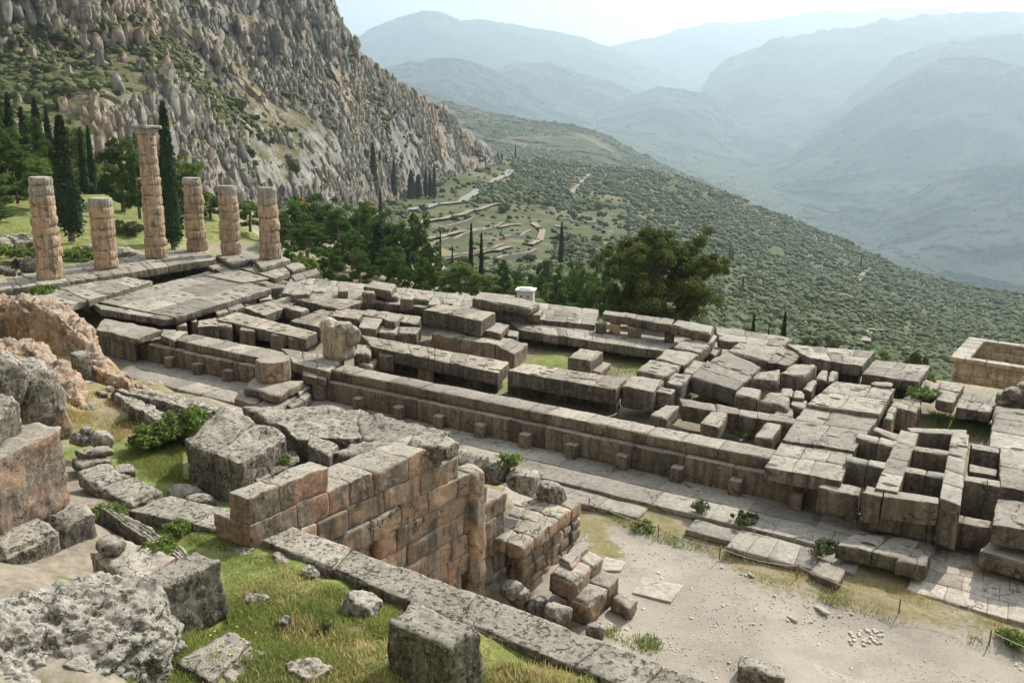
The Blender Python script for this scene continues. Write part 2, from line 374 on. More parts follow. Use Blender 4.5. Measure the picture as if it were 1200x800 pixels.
CP += [(-3,6,-1.2,3),(-3,12,-1.2,3),(-3,18,-1.2,1),(-4,24,-1.3,1),(-8,10,-1.1,2),(-8,18,-1.2,1),(-14,14,-1,1),(-10,28,-1.5,1),(-18,24,-.8,1),(-26,33,-.2,1),(-30,24,.6,1),(-20,12,0,1),(-12,4,.4,2),(-35,45,-1.2,1),(-45,38,.5,1),(-60,50,-2.5,1),(-40,25,1.2,1),(-30,10,2,2),(-20,-4,4,2),(-60,10,3,2),(-40,-20,8,2),(-90,60,-5,2),(-90,20,-2,2),(-120,90,-12,2),(-60,75,-7,2),(-28,45,-2.5,1),(-15,40,-4,3),(-40,60,-3,2),
       (0,27,-2.8,3),(8,27,-3.0,3),(16,27,-3.0,3),(0,32,-6,3),(10,32,-6.5,3),(-10,33,-4.5,3),(20,32,-6.5,3),(26,27,-2.9,3),(36,27,-3.4,3),(48,27,-3.6,3),(58,27,-4,2),(70,24,-4,2),(85,20,-4.5,2),(100,14,-4.5,2),(0,36,-5,3),(15,36,-7,3),(30,36,-8,2),(45,36,-9,2),(60,36,-10,2),(80,34,-11,2),(100,30,-11,2),
       (-20,60,-10,3),(0,60,-14,3),(20,60,-19,2),(40,60,-22,2),(60,60,-24,2),(90,58,-26,2),(-40,90,-14,2),(-10,95,-28,2),(20,100,-37,2),(50,100,-41,2),(90,100,-44,2),(-80,120,-22,2),(-40,140,-36,2),(0,150,-55,2),(50,150,-62,2),(110,150,-68,2),(140,80,-40,2),(140,20,-8,2),(140,-30,0,2),(140,-60,14,2),(-140,150,-30,2),(-150,10,0,2),(-120,-50,15,2),(0,-80,40,2),(60,-80,32,2),(140,-100,30,2)]
CP += [(47.5,-8.6,-3,3),(47.5,-6.6,-3,0),(47.6,-4.6,-3,0),(47.3,-9.6,-3,3),(46.9,-8.8,-3,3),(47.2,-10.8,-3,3),(46.6,-11.6,-3,3),(46.6,-13,-3,3),(46.5,-14.6,-3,3),(46.8,-7.7,-3,3),(48,-15.2,-3,3),(45.2,-3.2,-2.7,3),(44.6,-6.3,-.6,3),(45,-8,.2,3),(47.3,-3.4,-2.9,2)]
CP += [(22,-4.2,-2.3,3),(26,-4.8,-2.1,3),(24,-6.6,-.6,3),(18,-4.6,-2.0,3),(29.5,-5.4,-1.6,3),(14,-3.6,-2.2,3),(32,-5.4,-1.4,3)]
CP = np.array(CP, float)
def gfun(x, y, chunk=20000):
    X = np.asarray(x, float).ravel(); Y = np.asarray(y, float).ravel()
    Z = np.empty(len(X)); K = np.empty((len(X), 4))
    for a in range(0, len(X), chunk):
        d2 = (X[a:a+chunk, None]-CP[None, :, 0])**2+(Y[a:a+chunk, None]-CP[None, :, 1])**2
        wt = 1/(d2+.15)**2.1; wt /= wt.sum(1)[:, None]
        Z[a:a+chunk] = wt @ CP[:, 2]
        for k in range(4): K[a:a+chunk, k] = wt @ (CP[:, 3] == k)
    return Z, K
def G(x, y): return float(gfun([x], [y])[0][0])
def gz(px, py, z0=-1.0, it=8):                               # where a pixel's ray meets the near ground
    z = z0
    for _ in range(it): q = P(px, py, z); z = .5*z+.5*G(q[0], q[1])
    q = P(px, py, z); return np.array([q[0], q[1], G(q[0], q[1])])
def axis(a, b, fine0, fine1, sf, sc__):
    lo = []; x = fine0; s = sf
    while x > a: s = min(s*1.12, sc__); x -= s; lo.append(x)
    hi = []; x = fine1; s = sf
    while x < b: s = min(s*1.12, sc__); x += s; hi.append(x)
    return np.array(lo[::-1]+list(np.arange(fine0, fine1+1e-6, sf))+hi)
gx, gy = axis(-150, 150, 28, 64, .22, 4), axis(-95, 165, -24, 4, .22, 4)
GX, GY = np.meshgrid(gx, gy, indexing='ij')
GZ, GK = gfun(GX, GY)
V = np.stack([GX.ravel(), GY.ravel(), GZ], 1)
far = np.clip((np.hypot(V[:, 0]-45, V[:, 1]+5)-45)/60, 0, 1)
soft = GK[:, 1]+GK[:, 2]*.9+GK[:, 3]*.5
V[:, 2] += fbm(V*.55, 4)*(.02+.14*soft)+fbm(V*.09, 3)*1.3*far
def gridfaces(nx, ny):
    i = np.arange(nx*ny).reshape(nx, ny); return np.stack([i[:-1, :-1].ravel(), i[1:, :-1].ravel(), i[1:, 1:].ravel(), i[:-1, 1:].ravel()], 1)
def ground_mat():
    mt, n, b = newmat('ground_surface', .95, .1)
    g = N(n, 'ShaderNodeNewGeometry'); pos = g.outputs['Position']
    def at(k): a = N(n, 'ShaderNodeAttribute'); a.attribute_name = k; return a.outputs['Fac']
    n1 = noise(n, pos, 1.1, 5); n2 = noise(n, pos, 5, 5, .7); n3 = noise(n, pos, 30, 3, .7); n0 = noise(n, pos, .25, 3)
    grav = mix(n, mapr(n, n0, .4, .6), (.29, .262, .222), (.36, .32, .272))
    grav = mix(n, mapr(n, n3, .52, .7, 0, .6), grav, (.50, .44, .37)); grav = mix(n, mapr(n, n3, .45, .3, 0, .35), grav, (.19, .165, .135)); grav = mix(n, mapr(n, n2, .54, .64, 0, .35), grav, (.22, .20, .17))
    grav = mix(n, mapr(n, n1, .5, .62, 0, .5), grav, (.25, .22, .19))
    grass = mix(n, mapr(n, n1, .4, .6), (.12, .165, .04), (.21, .235, .08)); grass = mix(n, mapr(n, n2, .52, .62, 0, .75), grass, (.30, .26, .13)); grass = mix(n, mapr(n, n3, .52, .62, 0, .6), grass, (.08, .11, .02))
    dry = mix(n, mapr(n, n1, .4, .6), (.27, .22, .14), (.19, .17, .08)); dry = mix(n, mapr(n, n2, .5, .68), dry, (.13, .14, .05)); dry = mix(n, mapr(n, n3, .55, .7), dry, (.42, .36, .28))
    soil = mix(n, mapr(n, n2, .4, .62), (.20, .17, .13), (.30, .26, .21)); soil = mix(n, mapr(n, n1, .52, .68, 0, .8), soil, (.11, .13, .04))
    def w_(k): return mapr(n, math_(n, 'ADD', at(k), math_(n, 'MULTIPLY', math_(n, 'SUBTRACT', n2, .5), .9)), .38, .58)
    grass = mix(n, mapr(n, n1, .53, .63, 0, .85), grass, (.24, .205, .14))
    c = mix(n, w_('soil'), grav, soil); c = mix(n, w_('dry'), c, dry); c = mix(n, w_('grass'), c, grass)
    L(n, c, b.inputs['Base Color'])
    bump(n, b, math_(n, 'ADD', n3, math_(n, 'MULTIPLY', n2, .8)), .45, .025)
    return mt
mb = MB().add(V, gridfaces(len(gx), len(gy)))
tag(mb.build('ground', ground_mat(), smooth=True, attr={'grass': GK[:, 1], 'dry': GK[:, 2], 'soil': GK[:, 3]}), kind='structure')

# ---- distant terrain as sheets with their own distances --------------------------
def interp_pts(tab):
    T = np.array(tab, float); X = T[:, :2]*[1/100, 1.6/100]; n = len(T)
    def ker(r2): return .5*r2*np.log(r2+1e-9)
    d2 = ((X[:, None]-X[None])**2).sum(2)
    A = np.zeros((n+3, n+3)); A[:n, :n] = ker(d2)+np.eye(n)*.08; A[:n, n] = 1; A[:n, n+1:] = X; A[n, :n] = 1; A[n+1:, :n] = X.T
    wv = np.linalg.solve(A, np.concatenate([np.log(T[:, 2]), [0, 0, 0]]))
    lo, hi = np.log(T[:, 2].min()*.8), np.log(T[:, 2].max()*1.1)
    def f(px, py):
        px = np.asarray(px, float); py = np.asarray(py, float); sh = px.shape
        Q = np.stack([px.ravel()/100, py.ravel()*1.6/100], 1); out = np.empty(len(Q))
        for i in range(0, len(Q), 20000):
            q = Q[i:i+20000]; d = ((q[:, None]-X[None])**2).sum(2); out[i:i+20000] = ker(d) @ wv[:n]+wv[n]+q @ wv[n+1:]
        return np.exp(np.clip(out, lo, hi)).reshape(sh)
    return f
def land_mat(name, cols, s, rockmix=None, seed=0, contrast=1):
    mt, n, b = newmat(name, 1, .05)
    g = N(n, 'ShaderNodeNewGeometry'); pos = g.outputs['Position']
    mp = N(n, 'ShaderNodeMapping'); mp.inputs['Location'].default_value = (seed*37, seed*11, 0); L(n, pos, mp.inputs[0]); pos2 = mp.outputs[0]
    n1 = noise(n, pos2, s, 6, .65); n2 = noise(n, pos2, s*7, 5, .7); n3 = noise(n, pos2, s*.25, 3)
    c = mix(n, mapr(n, n2, .42, .6), cols[0], cols[1]); c = mix(n, mapr(n, n1, .48, .62, 0, .75), c, cols[2]); c = mix(n, mapr(n, n3, .5, .65, 0, .5), c, cols[3])
    if rockmix:
        sep = N(n, 'ShaderNodeSeparateXYZ'); L(n, g.outputs['Normal'], sep.inputs[0])
        mp2 = N(n, 'ShaderNodeMapping'); mp2.inputs['Scale'].default_value = (.16, .16, .075); L(n, g.outputs['Position'], mp2.inputs[0])
        st = noise(n, mp2.outputs[0], 1.0, 6, .7)
        mp3 = N(n, 'ShaderNodeMapping'); mp3.inputs['Scale'].default_value = (.02, .02, .012); L(n, g.outputs['Position'], mp3.inputs[0])
        big = noise(n, mp3.outputs[0], 1.0, 3, .6)
        rc = mix(n, mapr(n, st, .38, .62), rockmix[0], rockmix[1]); rc = mix(n, mapr(n, big, .50, .62, 0, .8), rc, rockmix[2])
        rc = mix(n, mapr(n, noise(n, g.outputs['Position'], .45, 5, .75), .56, .68, 0, .8), rc, rockmix[3])
        f = math_(n, 'ADD', sep.outputs[2], math_(n, 'MULTIPLY', math_(n, 'SUBTRACT', noise(n, g.outputs['Position'], .09, 5, .7), .5), 1.2))
        c = mix(n, mapr(n, f, .58, .74), rc, c)
    L(n, c, b.inputs['Base Color']); bump(n, b, n2, .6, .6/s*.06)
    return mt
def sheet(name, mat, x0, x1, nx, ridge, ny, bot, Df, dispf, back=(1.08, 1.3), backdrop=.12, attr=None, kind='structure', smooth=True):
    xs = np.linspace(x0, x1, nx); R_ = np.array(ridge, float)
    top = np.interp(xs, R_[:, 0], R_[:, 1]); bt = np.interp(xs, np.array(bot)[:, 0], np.array(bot)[:, 1])
    t = np.linspace(0, 1, ny)
    PX = np.repeat(xs[:, None], ny, 1); PY = top[:, None]*(1-t)+bt[:, None]*t
    D = Df(PX, PY); Pt = PD(PX, PY, D)
    rows = [Pt]
    for k in back:                                           # the far side falls away behind the ridge
        q = Pt[:, :1].copy(); d = q-CAM; q = CAM+d*[k, k, 1]; q[..., 2] -= (k-1)*np.hypot(d[..., 0], d[..., 1])*backdrop*2+ (k-1)*abs(q[..., 2])*.3
        rows.insert(0, q)
    A = np.concatenate(rows, 1); sh = A.shape; v = A.reshape(-1, 3)
    v = dispf(v, np.hypot(v[:, 0]-CAM[0], v[:, 1]-CAM[1]))
    o = MB().add(v, gridfaces(sh[0], sh[1])[:, ::-1]).build(name, mat, smooth=smooth)
    tag(o, kind=kind); return v.reshape(sh), xs, top, bt
olive_cols = [(.07, .085, .042), (.10, .11, .058), (.19, .165, .11), (.08, .10, .048)]
LM = land_mat('olive_slope_surface', olive_cols, .03)
DB = interp_pts([(250,330,120),(250,280,170),(250,225,330),(330,330,125),(330,290,170),(330,240,300),(330,205,370),(450,330,140),(450,290,210),(450,270,300),(450,235,480),(450,205,540),(560,330,150),(560,290,300),(560,250,470),(560,205,650),(590,190,740),(640,300,300),(640,230,600),(640,190,860),(700,205,950),(700,350,150),(700,300,330),(700,260,520),(800,210,1050),(800,300,460),(800,250,750),(800,380,150),(900,250,1050),(900,330,470),(900,420,140),(1000,290,1000),(1000,350,480),(1000,440,135),(1100,330,900),(1100,390,420),(1100,460,130),(1200,347,850),(1200,400,400),(1200,480,130),(1500,400,700),(1500,440,380),(1500,520,120),(1900,480,600),(1900,620,110)])
RIDGE_B = [(240,222),(400,214),(500,205),(560,196),(590,186),(620,183),(660,190),(700,195),(760,200),(800,208),(860,229),(900,248),(1000,288),(1060,315),(1100,328),(1150,338),(1200,347),(1500,400),(1900,470)]
BOT_B = [(240,345),(330,350),(560,372),(700,390),(800,410),(900,440),(1000,462),(1100,482),(1200,505),(1500,580),(1900,680)]
def dB(v, D):
    v = v.copy(); v[:, 2] += fbm(v*.012, 4)*D*.006+fbm(v*.06, 3)*1.0; return v
SB, _, TB, _ = sheet('olive_slope_terrain', LM, 240, 1900, 420, RIDGE_B, 200, BOT_B, DB, dB)
def onB(px, py):
    """world point on the olive slope under a pixel"""
    i = np.clip((np.asarray(px, float)-240)/(1660)*419, 0, 418.99); i0 = i.astype(int); f = i-i0
    xs = px; top = np.interp(xs, np.array(RIDGE_B)[:, 0], np.array(RIDGE_B)[:, 1]); bt = np.interp(xs, np.array(BOT_B)[:, 0], np.array(BOT_B)[:, 1])
    j = np.clip((np.asarray(py, float)-top)/(bt-top)*199, 0, 198.99); j0 = j.astype(int); g_ = (j-j0)
    j0 = j0+2; a = SB[i0, j0]; b = SB[i0+1, j0]; c = SB[i0, j0+1]; d = SB[i0+1, j0+1]
    f = f[..., None]; g_ = g_[..., None]
    return (a*(1-f)+b*f)*(1-g_)+(c*(1-f)+d*f)*g_
# cliff
CM = land_mat('cliff_surface', [(.075, .08, .04), (.15, .135, .08), (.20, .165, .10), (.06, .075, .03)], .12,
              rockmix=[(.10, .096, .086), (.28, .262, .23), (.29, .22, .165), (.40, .375, .33)], seed=2)
DA = interp_pts([(-500,300,150),(-500,150,175),(-500,0,215),(-500,-150,240),(-200,300,175),(-200,150,200),(-200,90,250),(-200,-100,290),(0,260,190),(0,190,212),(0,135,225),(0,100,275),(0,0,305),(0,-150,340),(100,250,208),(100,175,226),(100,110,242),(100,82,292),(100,-100,340),(180,250,232),(180,150,254),(180,95,272),(180,70,320),(180,-100,370),(260,235,268),(260,170,290),(260,120,325),(260,80,372),(260,-100,430),(320,230,305),(320,170,335),(320,120,385),(320,40,425),(320,-60,460),(385,225,350),(385,165,385),(385,110,440),(385,50,480),(385,-10,500),(440,230,450),(440,165,490),(440,110,540),(440,80,560),(500,225,560),(500,150,610),(540,210,630),(540,155,680),(580,215,700),(595,188,745),(640,214,800)])
RIDGE_A = [(-500,-140),(250,-150),(340,-90),(370,-35),(392,2),(402,28),(412,42),(420,60),(428,66),(440,75),(452,82),(462,92),(480,103),(500,116),(520,122),(532,133),(540,148),(556,158),(572,170),(584,182),(600,196),(640,212)]
def dA(v, D):
    v = v.copy(); d = v-CAM; d[:, 2] = 0; dn = d/np.linalg.norm(d, axis=1)[:, None]
    q = v*[1, 1, .55]
    side = np.clip((v[:, 2]+10)/60, 0, 1)
    k = fbm(q*.020, 4, True)*15*side+fbm(q*.06+7, 4, True)*6*(.25+.75*side)+fbm(v*.16, 4)*3.2+fbm(v*.5, 3)*1.0+np.round(fbm(v*.06, 3)*3)/3*3.5*side
    zz = (v[:, 2]+fbm(v*[.02, .02, .01], 3)*34)/34.; fr = zz-np.floor(zz); led = (np.clip((fr-.25)/.75, 0, 1)-fr)*22*side*(.6+.6*vnoise(v*.012+3))
    return v-dn*(k+led)[:, None]+np.stack([0*k, 0*k, fbm(v*.05, 3)*3], 1)
SA, XA, TA, BA = sheet('cliff_terrain', CM, -420, 640, 820, RIDGE_A, 460, [(-500,330),(0,300),(200,270),(330,252),(450,256),(560,238),(600,226),(640,220)], DA, dA, smooth=False)
# mid and far hills: (name, ridge, D ridge, bottom py, D bottom, colours, roughness of relief)
def mountain(name, ridge, D, bot, D2, cols, amp=.02, s=.004, nx=360, ny=120, seed=0, cut=False):
    r0 = np.array(ridge, float)
    def Df(PX, PY):
        top = np.interp(PX, r0[:, 0], r0[:, 1]); bb = np.interp(PX, np.array(bot)[:, 0], np.array(bot)[:, 1])
        t = np.clip((PY-top)/np.maximum(bb-top, 1), 0, 1); return D*(1-t)+D2*t
    def disp(v, Dv):
        v = v.copy(); d = v-CAM; d[:, 2] = 0; dn = d/np.linalg.norm(d, axis=1)[:, None]
        k = fbm(v/D*14+seed*3.3, 5, True)*D*amp*2.2
        v = v-dn*k[:, None]; v = v-dn*(fbm(v/D*60+seed*2.1, 4, True)*D*amp*.45)[:, None]; v[:, 2] += fbm(v/D*30+seed, 4)*D*amp*.12+fbm(v/D*150+seed, 3)*D*.0009; return v
    mat = land_mat(name+'_surface', cols, s, seed=seed)
    return sheet(name, mat, r0[0, 0], r0[-1, 0], nx, ridge, ny, bot, Df, disp)
gcol = [(.020, .030, .022), (.038, .048, .032), (.075, .075, .055), (.028, .038, .026)]  # very dark greens: backlit shade of the slopes put into the colour
HT = mountain('hill_with_terraces', [(480,150),(520,118),(545,124),(575,131),(610,139),(650,143),(680,148),(712,158),(735,172),(765,186),(790,198),(830,214),(880,240)], 2300, [(480,215),(620,215),(700,222),(800,235),(880,262)], 1250, [(.045, .06, .03), (.085, .09, .05), (.22, .18, .12), (.055, .07, .035)], .012, .012, seed=1)
VF = mountain('valley_floor_terrain', [(560,150),(640,150),(700,152),(760,168),(800,183),(850,196),(900,206),(960,222),(1010,262),(1100,300),(1200,330),(1500,380)], 5200, [(560,260),(700,230),(760,230),(900,290),(1000,330),(1200,400),(1500,480)], 2000, [(.04, .055, .03), (.065, .075, .042), (.11, .105, .07), (.06, .08, .035)], .006, .004, seed=2)
mountain('blue_mountain', [(940,240),(985,252),(1019,262),(1050,240),(1080,222),(1104,205),(1155,193),(1200,179),(1350,150),(1700,120)], 4200, [(940,300),(1200,420),(1700,600)], 2600, gcol, .03, .004, seed=3)
mountain('blue_mountain', [(860,215),(900,196),(935,172),(962,153),(989,135),(1020,116),(1050,98),(1070,88),(1104,73),(1130,71),(1155,73),(1200,81),(1400,60),(1700,70)], 5900, [(860,225),(960,280),(1100,330),(1700,500)], 3800, gcol, .03, .003, seed=4)
mountain('blue_mountain', [(900,190),(1000,112),(1050,72),(1090,57),(1120,50),(1155,47),(1200,47),(1400,30),(1700,40)], 7200, [(900,240),(1100,200),(1700,400)], 5400, gcol, .03, .003, seed=5)
mountain('blue_mountain', [(740,200),(775,172),(800,143),(815,118),(834,84),(850,70),(884,57),(925,45),(962,37),(1020,31),(1080,24),(1131,20),(1200,20),(1500,10),(1800,20)], 8800, [(740,210),(850,220),(950,240),(1800,400)], 5600, gcol, .03, .002, seed=6)
mountain('blue_mountain', [(640,130),(712,56),(735,51),(765,46),(800,37),(824,31),(868,32),(900,27),(969,15),(1020,12),(1060,10),(1087,10),(1124,16),(1200,18),(1500,0)], 13500, [(640,200),(900,200),(1500,300)], 9000, gcol, .02, .002, seed=7)
mountain('blue_mountain', [(660,160),(700,132),(738,115),(755,107),(771,101),(800,105),(830,112),(880,150)], 7300, [(660,190),(880,230)], 5200, gcol, .02, .003, seed=8)
mountain('blue_mountain', [(540,110),(582,83),(600,78),(620,76),(645,77),(663,84),(700,95),(738,108),(752,125),(765,150)], 8600, [(540,190),(765,200)], 5600, gcol, .03, .003, seed=9)
mountain('blue_mountain', [(380,110),(454,79),(484,73),(510,71),(535,72),(555,76),(575,83),(605,98),(640,118),(670,137),(700,160)], 7200, [(380,200),(700,200)], 4600, gcol, .03, .003, seed=10)
mountain('blue_mountain', [(430,90),(484,103),(518,111),(552,125),(609,137),(640,143),(665,152)], 4300, [(430,190),(665,200)], 2700, [(.03, .042, .028), (.05, .06, .036), (.09, .085, .06), (.04, .05, .03)], .012, .004, seed=11)
mountain('blue_mountain', [(200,80),(350,70),(400,54),(420,42),(440,31),(467,22),(490,19),(518,17),(530,20),(542,25),(562,23),(580,27),(603,32),(630,35),(653,39),(680,46),(712,56),(760,78),(820,110)], 11500, [(200,200),(820,210)], 7600, gcol, .022, .002, seed=12)
base = np.array([[-30000, -30000, -700], [30000, -30000, -700], [30000, 30000, -700], [-30000, 30000, -700]], float)
MB().add(base, [[0, 1, 2, 3]])
# ================================================================ RUINS
def centre(qs):
    a = np.concatenate([np.asarray(q[0]) for q in qs]); c = a.mean(0); return c
def S(name, label, cat, mat, items, group=None, smooth=False):
    """items: (8 pixel coords of the top, z, height, nu, nv, options) -> ONE thing"""
    mb = MB(); cs = []
    for it in items:
        c, z, h = it[:3]; nu = it[3] if len(it) > 3 else 1; nv = it[4] if len(it) > 4 else 1; o = it[5] if len(it) > 5 else {}
        q = quad(*c, z=z) if not isinstance(c[0], (list, tuple, np.ndarray)) else [np.asarray(k, float) for k in c]
        cs.append(np.mean(q, 0))
        if nu*nv > 2: o = dict(o); o['r'] = min(o.get('r', .05), .045); o['gap'] = min(o.get('gap', .012), .003); o['dz'] = min(o.get('dz', .02), .008)
        field(mb, q, h, nu, nv, **o)
    loc = np.mean(cs, 0); loc[2] -= items[0][2]
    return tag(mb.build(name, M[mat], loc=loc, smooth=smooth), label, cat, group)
R1 = dict(rough=.065, r=.09, ds=.2, chip=1.5); R2 = dict(rough=.11, r=.12, ds=.22, chip=1.6)
# --- north foundation wall -----------------------------------------------------
def W(a, b, y0, y1, z): return [[a, y0, z], [b, y0, z], [b, y1, z], [a, y1, z]]
nw = empty('foundation_wall', (42, 3.2, -2.5), 'long straight brown foundation wall facing the gravel path, ending at the open stone cells', 'wall')
mb = MB(); field(mb, W(30.0, 52.9, 2.82, 3.95, -1.0), .46, 13, 1, dz=.012, gap=.006, r=.05, rough=.03, ds=.28, chip=1.3); mb.build('upper_course', M['greyp'], nw, loc=None)
mb = MB(); field(mb, W(29.8, 54.7, 2.5, 3.9, -1.47), .98, 12, 1, dz=.01, gap=.006, r=.05, rough=.03, ds=.3); mb.build('lower_course', M['greyp'], nw)
for px, py in [(416,472),(462,483),(509,494),(557,505),(611,516),(666,528),(726,541),(790,556),(858,572),(930,589)]:
    q = P(px, py, -2.05); mb = MB(); field(mb, W(q[0]-.24, q[0]+.24, 2.1, 2.6, -1.85), .6, r=.05, rough=.02, ds=.2); mb.build('boss', M['greyp'], nw)
nl = empty('foundation_wall', (22, 3.2, -2.5), 'shorter left stretch of foundation wall running behind the round drum towards the rubble ridge', 'wall')
mb = MB(); field(mb, W(18.7, 26.6, 2.75, 4.3, -1.05), .42, 6, 1, dz=.02, gap=.008, r=.06, rough=.03, ds=.28); mb.build('upper_course', M['greyp'], nl)
mb = MB(); field(mb, W(15.2, 27.2, 2.4, 4.2, -1.48), .98, 8, 1, dz=.02, gap=.008, r=.06, rough=.04, ds=.3); mb.build('lower_course', M['greyp'], nl)
for px, py in [(192,424),(227,431),(262,439)]:
    q = P(px, py, -2.05); mb = MB(); field(mb, W(q[0]-.26, q[0]+.26, 2.0, 2.5, -1.85), .6, r=.06, rough=.02, ds=.2); mb.build('boss', M['greyp'], nl)
for nw_ in (nw, nl):
    for ch in [o for o in bpy.data.objects if o.parent == nw_]: ch.location = -np.array(nw_.location)
S('stone_slab', 'broad slab capping the far left end of the brown foundation wall, beside the rubble ridge', 'slab', 'greyp', [((122,373,190,386,160,397,112,386), -.85, .35, 3, 1, R1), ((114,385,160,396,157,400,112,389), -1.22, 1.2, 3, 1, R1), ((190,386,220,387,204,399,188,393), -1.0, .4, 2, 1, R1)])
# --- east colonnade platform ---------------------------------------------------
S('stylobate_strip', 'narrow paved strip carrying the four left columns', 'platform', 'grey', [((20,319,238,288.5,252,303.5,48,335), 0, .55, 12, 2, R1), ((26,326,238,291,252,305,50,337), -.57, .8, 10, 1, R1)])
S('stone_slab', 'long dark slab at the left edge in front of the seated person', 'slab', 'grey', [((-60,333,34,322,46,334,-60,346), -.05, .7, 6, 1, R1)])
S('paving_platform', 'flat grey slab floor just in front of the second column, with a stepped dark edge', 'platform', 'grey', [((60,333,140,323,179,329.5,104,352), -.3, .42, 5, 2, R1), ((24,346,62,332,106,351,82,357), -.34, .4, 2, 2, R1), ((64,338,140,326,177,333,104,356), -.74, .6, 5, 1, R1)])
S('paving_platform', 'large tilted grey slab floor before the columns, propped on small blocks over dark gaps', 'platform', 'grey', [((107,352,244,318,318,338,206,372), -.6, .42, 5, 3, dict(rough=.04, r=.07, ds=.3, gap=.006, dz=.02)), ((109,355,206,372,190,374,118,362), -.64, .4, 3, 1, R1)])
S('stone_slab', 'thin raised slab lying on the far corner of the large tilted slab floor', 'slab', 'grey', [((238,322,280,316,322,325,284,331), -.5, .16, 1, 1, R1)])
for c, lab in [((205,372,217,371,219,381,207,382), 'leftmost small prop block under the large tilted slab floor'), ((222,366,229,363,231,377,224,377), 'second small prop block from the left under the large tilted slab floor'), ((240,361,247,359,250,366,243,368), 'middle prop block under the large tilted slab floor'), ((278,349,285,347,289,356,281,357), 'right prop block under the large tilted slab floor'), ((300,345,317,341,319,350,304,352), 'rightmost prop block under the corner of the large tilted slab floor')]:
    S('prop_block', lab, 'block', 'greyp', [(c, -1.12, .8)])
S('stone_slab', 'square pad slab under the fifth column from the left', 'slab', 'grey', [((252,299,288,294,306,301,272,310), -.02, .4, 2, 1, R1), ((226,303,264,297,276,305,250,315), -.42, .5, 2, 1, R1), ((248,312,300,300,310,306,262,321), -.45, .5, 3, 1, R1)])
S('stone_slab', 'thick pad slab under the rightmost column', 'slab', 'grey', [((296,304,330,300,341,304,306,313.5), -.0, .38, 1, 1, R1)])
S('stone_slab', 'step slab below the pad of the rightmost column', 'slab', 'grey', [((282,314,330,309,340,319,322,326), -.4, .42, 3, 1, R1)])
S('stone_slab', 'upper loose step slab to the right of the rightmost column', 'slab', 'grey', [((332,310,351,307,359,312,342,317), -.35, .32, 1, 1, R1)])
S('stone_slab', 'lower row of step slabs to the right of the rightmost column', 'slab', 'grey', [((340,322,371,314.5,375,320,346,329), -.7, .4, 3, 1, R1)])
# --- south side ------------------------------------------------------------------
S('paving_platform', 'broad flat slab floor along the far edge, behind the small upright blocks', 'platform', 'grey', [((342,323,702,362.5,697,381,330,343), -.8, .5, 22, 3, dict(rough=.04, r=.06, ds=.35, dz=.03, gap=.01)), ((335,334,697,376,695,384,326,347), -1.34, .9, 18, 1, R1)])
S('paving_platform', 'lower slab floor pitted with holes, in front of the long beam by the big pine', 'platform', 'grey', [((592,369,800,398.5,780,412,607,386.5), -1.1, .5, 12, 2, dict(rough=.04, r=.06, ds=.3, dz=.02, gap=.008)), ((594,372,790,402,778,415,607,389.5), -1.64, .9, 11, 1, R1)])
S('paving_platform', 'pale uneven slab floor between the long beam and the tilted stone sheets', 'platform', 'grey', [((838,382,930,395.5,917,406,842,398), -.55, .5, 3, 2, R1), ((811,390,840,392,835,402,811,398), -.48, .4, 1, 1, R1)])
S('stone_beam', 'long raised stone beam at the far edge right of the grey cabinet', 'beam', 'greyp', [((709,363.5,790,374,787,381,706,367.5), -.0, .45, 4, 1, R1)])
S('stone_beam', 'chunky end beam nearest the big pine, on two small blocks', 'beam', 'greyp', [((793,374.5,837,381,832,391,786,381), .02, .52, 1, 1, R1)])
for i, (c, lab) in enumerate([((698,376,711,377,711,380,698,379), 'grey cube block under the left end of the long raised beam'), ((715,376,727,377,727,381,715,380), 'orange-tinted block under the long raised beam'), ((736,380,752,382,752,385,736,384), 'grey cube block in the middle under the long raised beam'), ((779,385,791,386,791,389,779,389), 'small block under the joint of the two raised beams')]):
    S('prop_block', lab, 'block', 'orange' if i == 1 else 'greyp', [(c, -.5, .6)])
S('stone_slab', 'thick overhanging slab just left of the grey cabinet, the left of two', 'slab', 'greyp', [((561,342,604,346,588,356,553,349), .08, .6, 1, 1, R1)])
S('stone_slab', 'thick overhanging slab right in front of the grey cabinet', 'slab', 'greyp', [((597,347,633,354,621,361.5,585,355), .06, .5, 1, 1, R1)])
S('prop_block', 'block propping the end of the slab in front of the grey cabinet', 'block', 'greyp', [((619,363,637,362,633,369,618,369), -.5, .5)])
S('prop_block', 'rough block under the middle of the two overhanging slabs', 'block', 'greyp', [((580,356,603,359,600,365,578,362), -.5, .6)])
sb = [((426,340,438,341,440,344,424,343), .1, .75, 'cube block standing alone in front of the low slab nearest the pines'), ((437,329,465,333,458,341,426,335.5), 0.0, .6, 'low wide slab at the far edge nearest the pines'), ((453,343,466,342,467,347,451,346), -.4, .45, 'small block tucked under the right end of the low wide slab'), ((397,341-5,408,337,408,341,396,341), -.3, .5, 'small block left of the low wide slab at the far edge'), ((470,346,483,347,484,351,469,350), -.1, .75, 'upright squat block in the middle of the far slab floor'), ((486,344,506,347,503,352,484,350), -.45, .5, 'flat block just right of the upright squat block'), ((503,351,517,352,515,358,501,357), -.4, .4, 'left one of two small low blocks behind the raised wall piece'), ((518,350,531,351,530,356,518,355), -.35, .4, 'right one of two small low blocks behind the raised wall piece')]
for c, z, h, lab in sb: S('stone_block', lab, 'block', 'greyp', [(c, z, h, 1, 1, R1)])
S('wall_segment', 'tall raised wall piece with smooth dark front and pitted top, mid ruins', 'wall', 'dark', [((519,356,581,366,564,376,496,362.5), -.1, .95, 3, 1, dict(rough=.04, r=.06, ds=.3, gap=.004, dz=.0))])
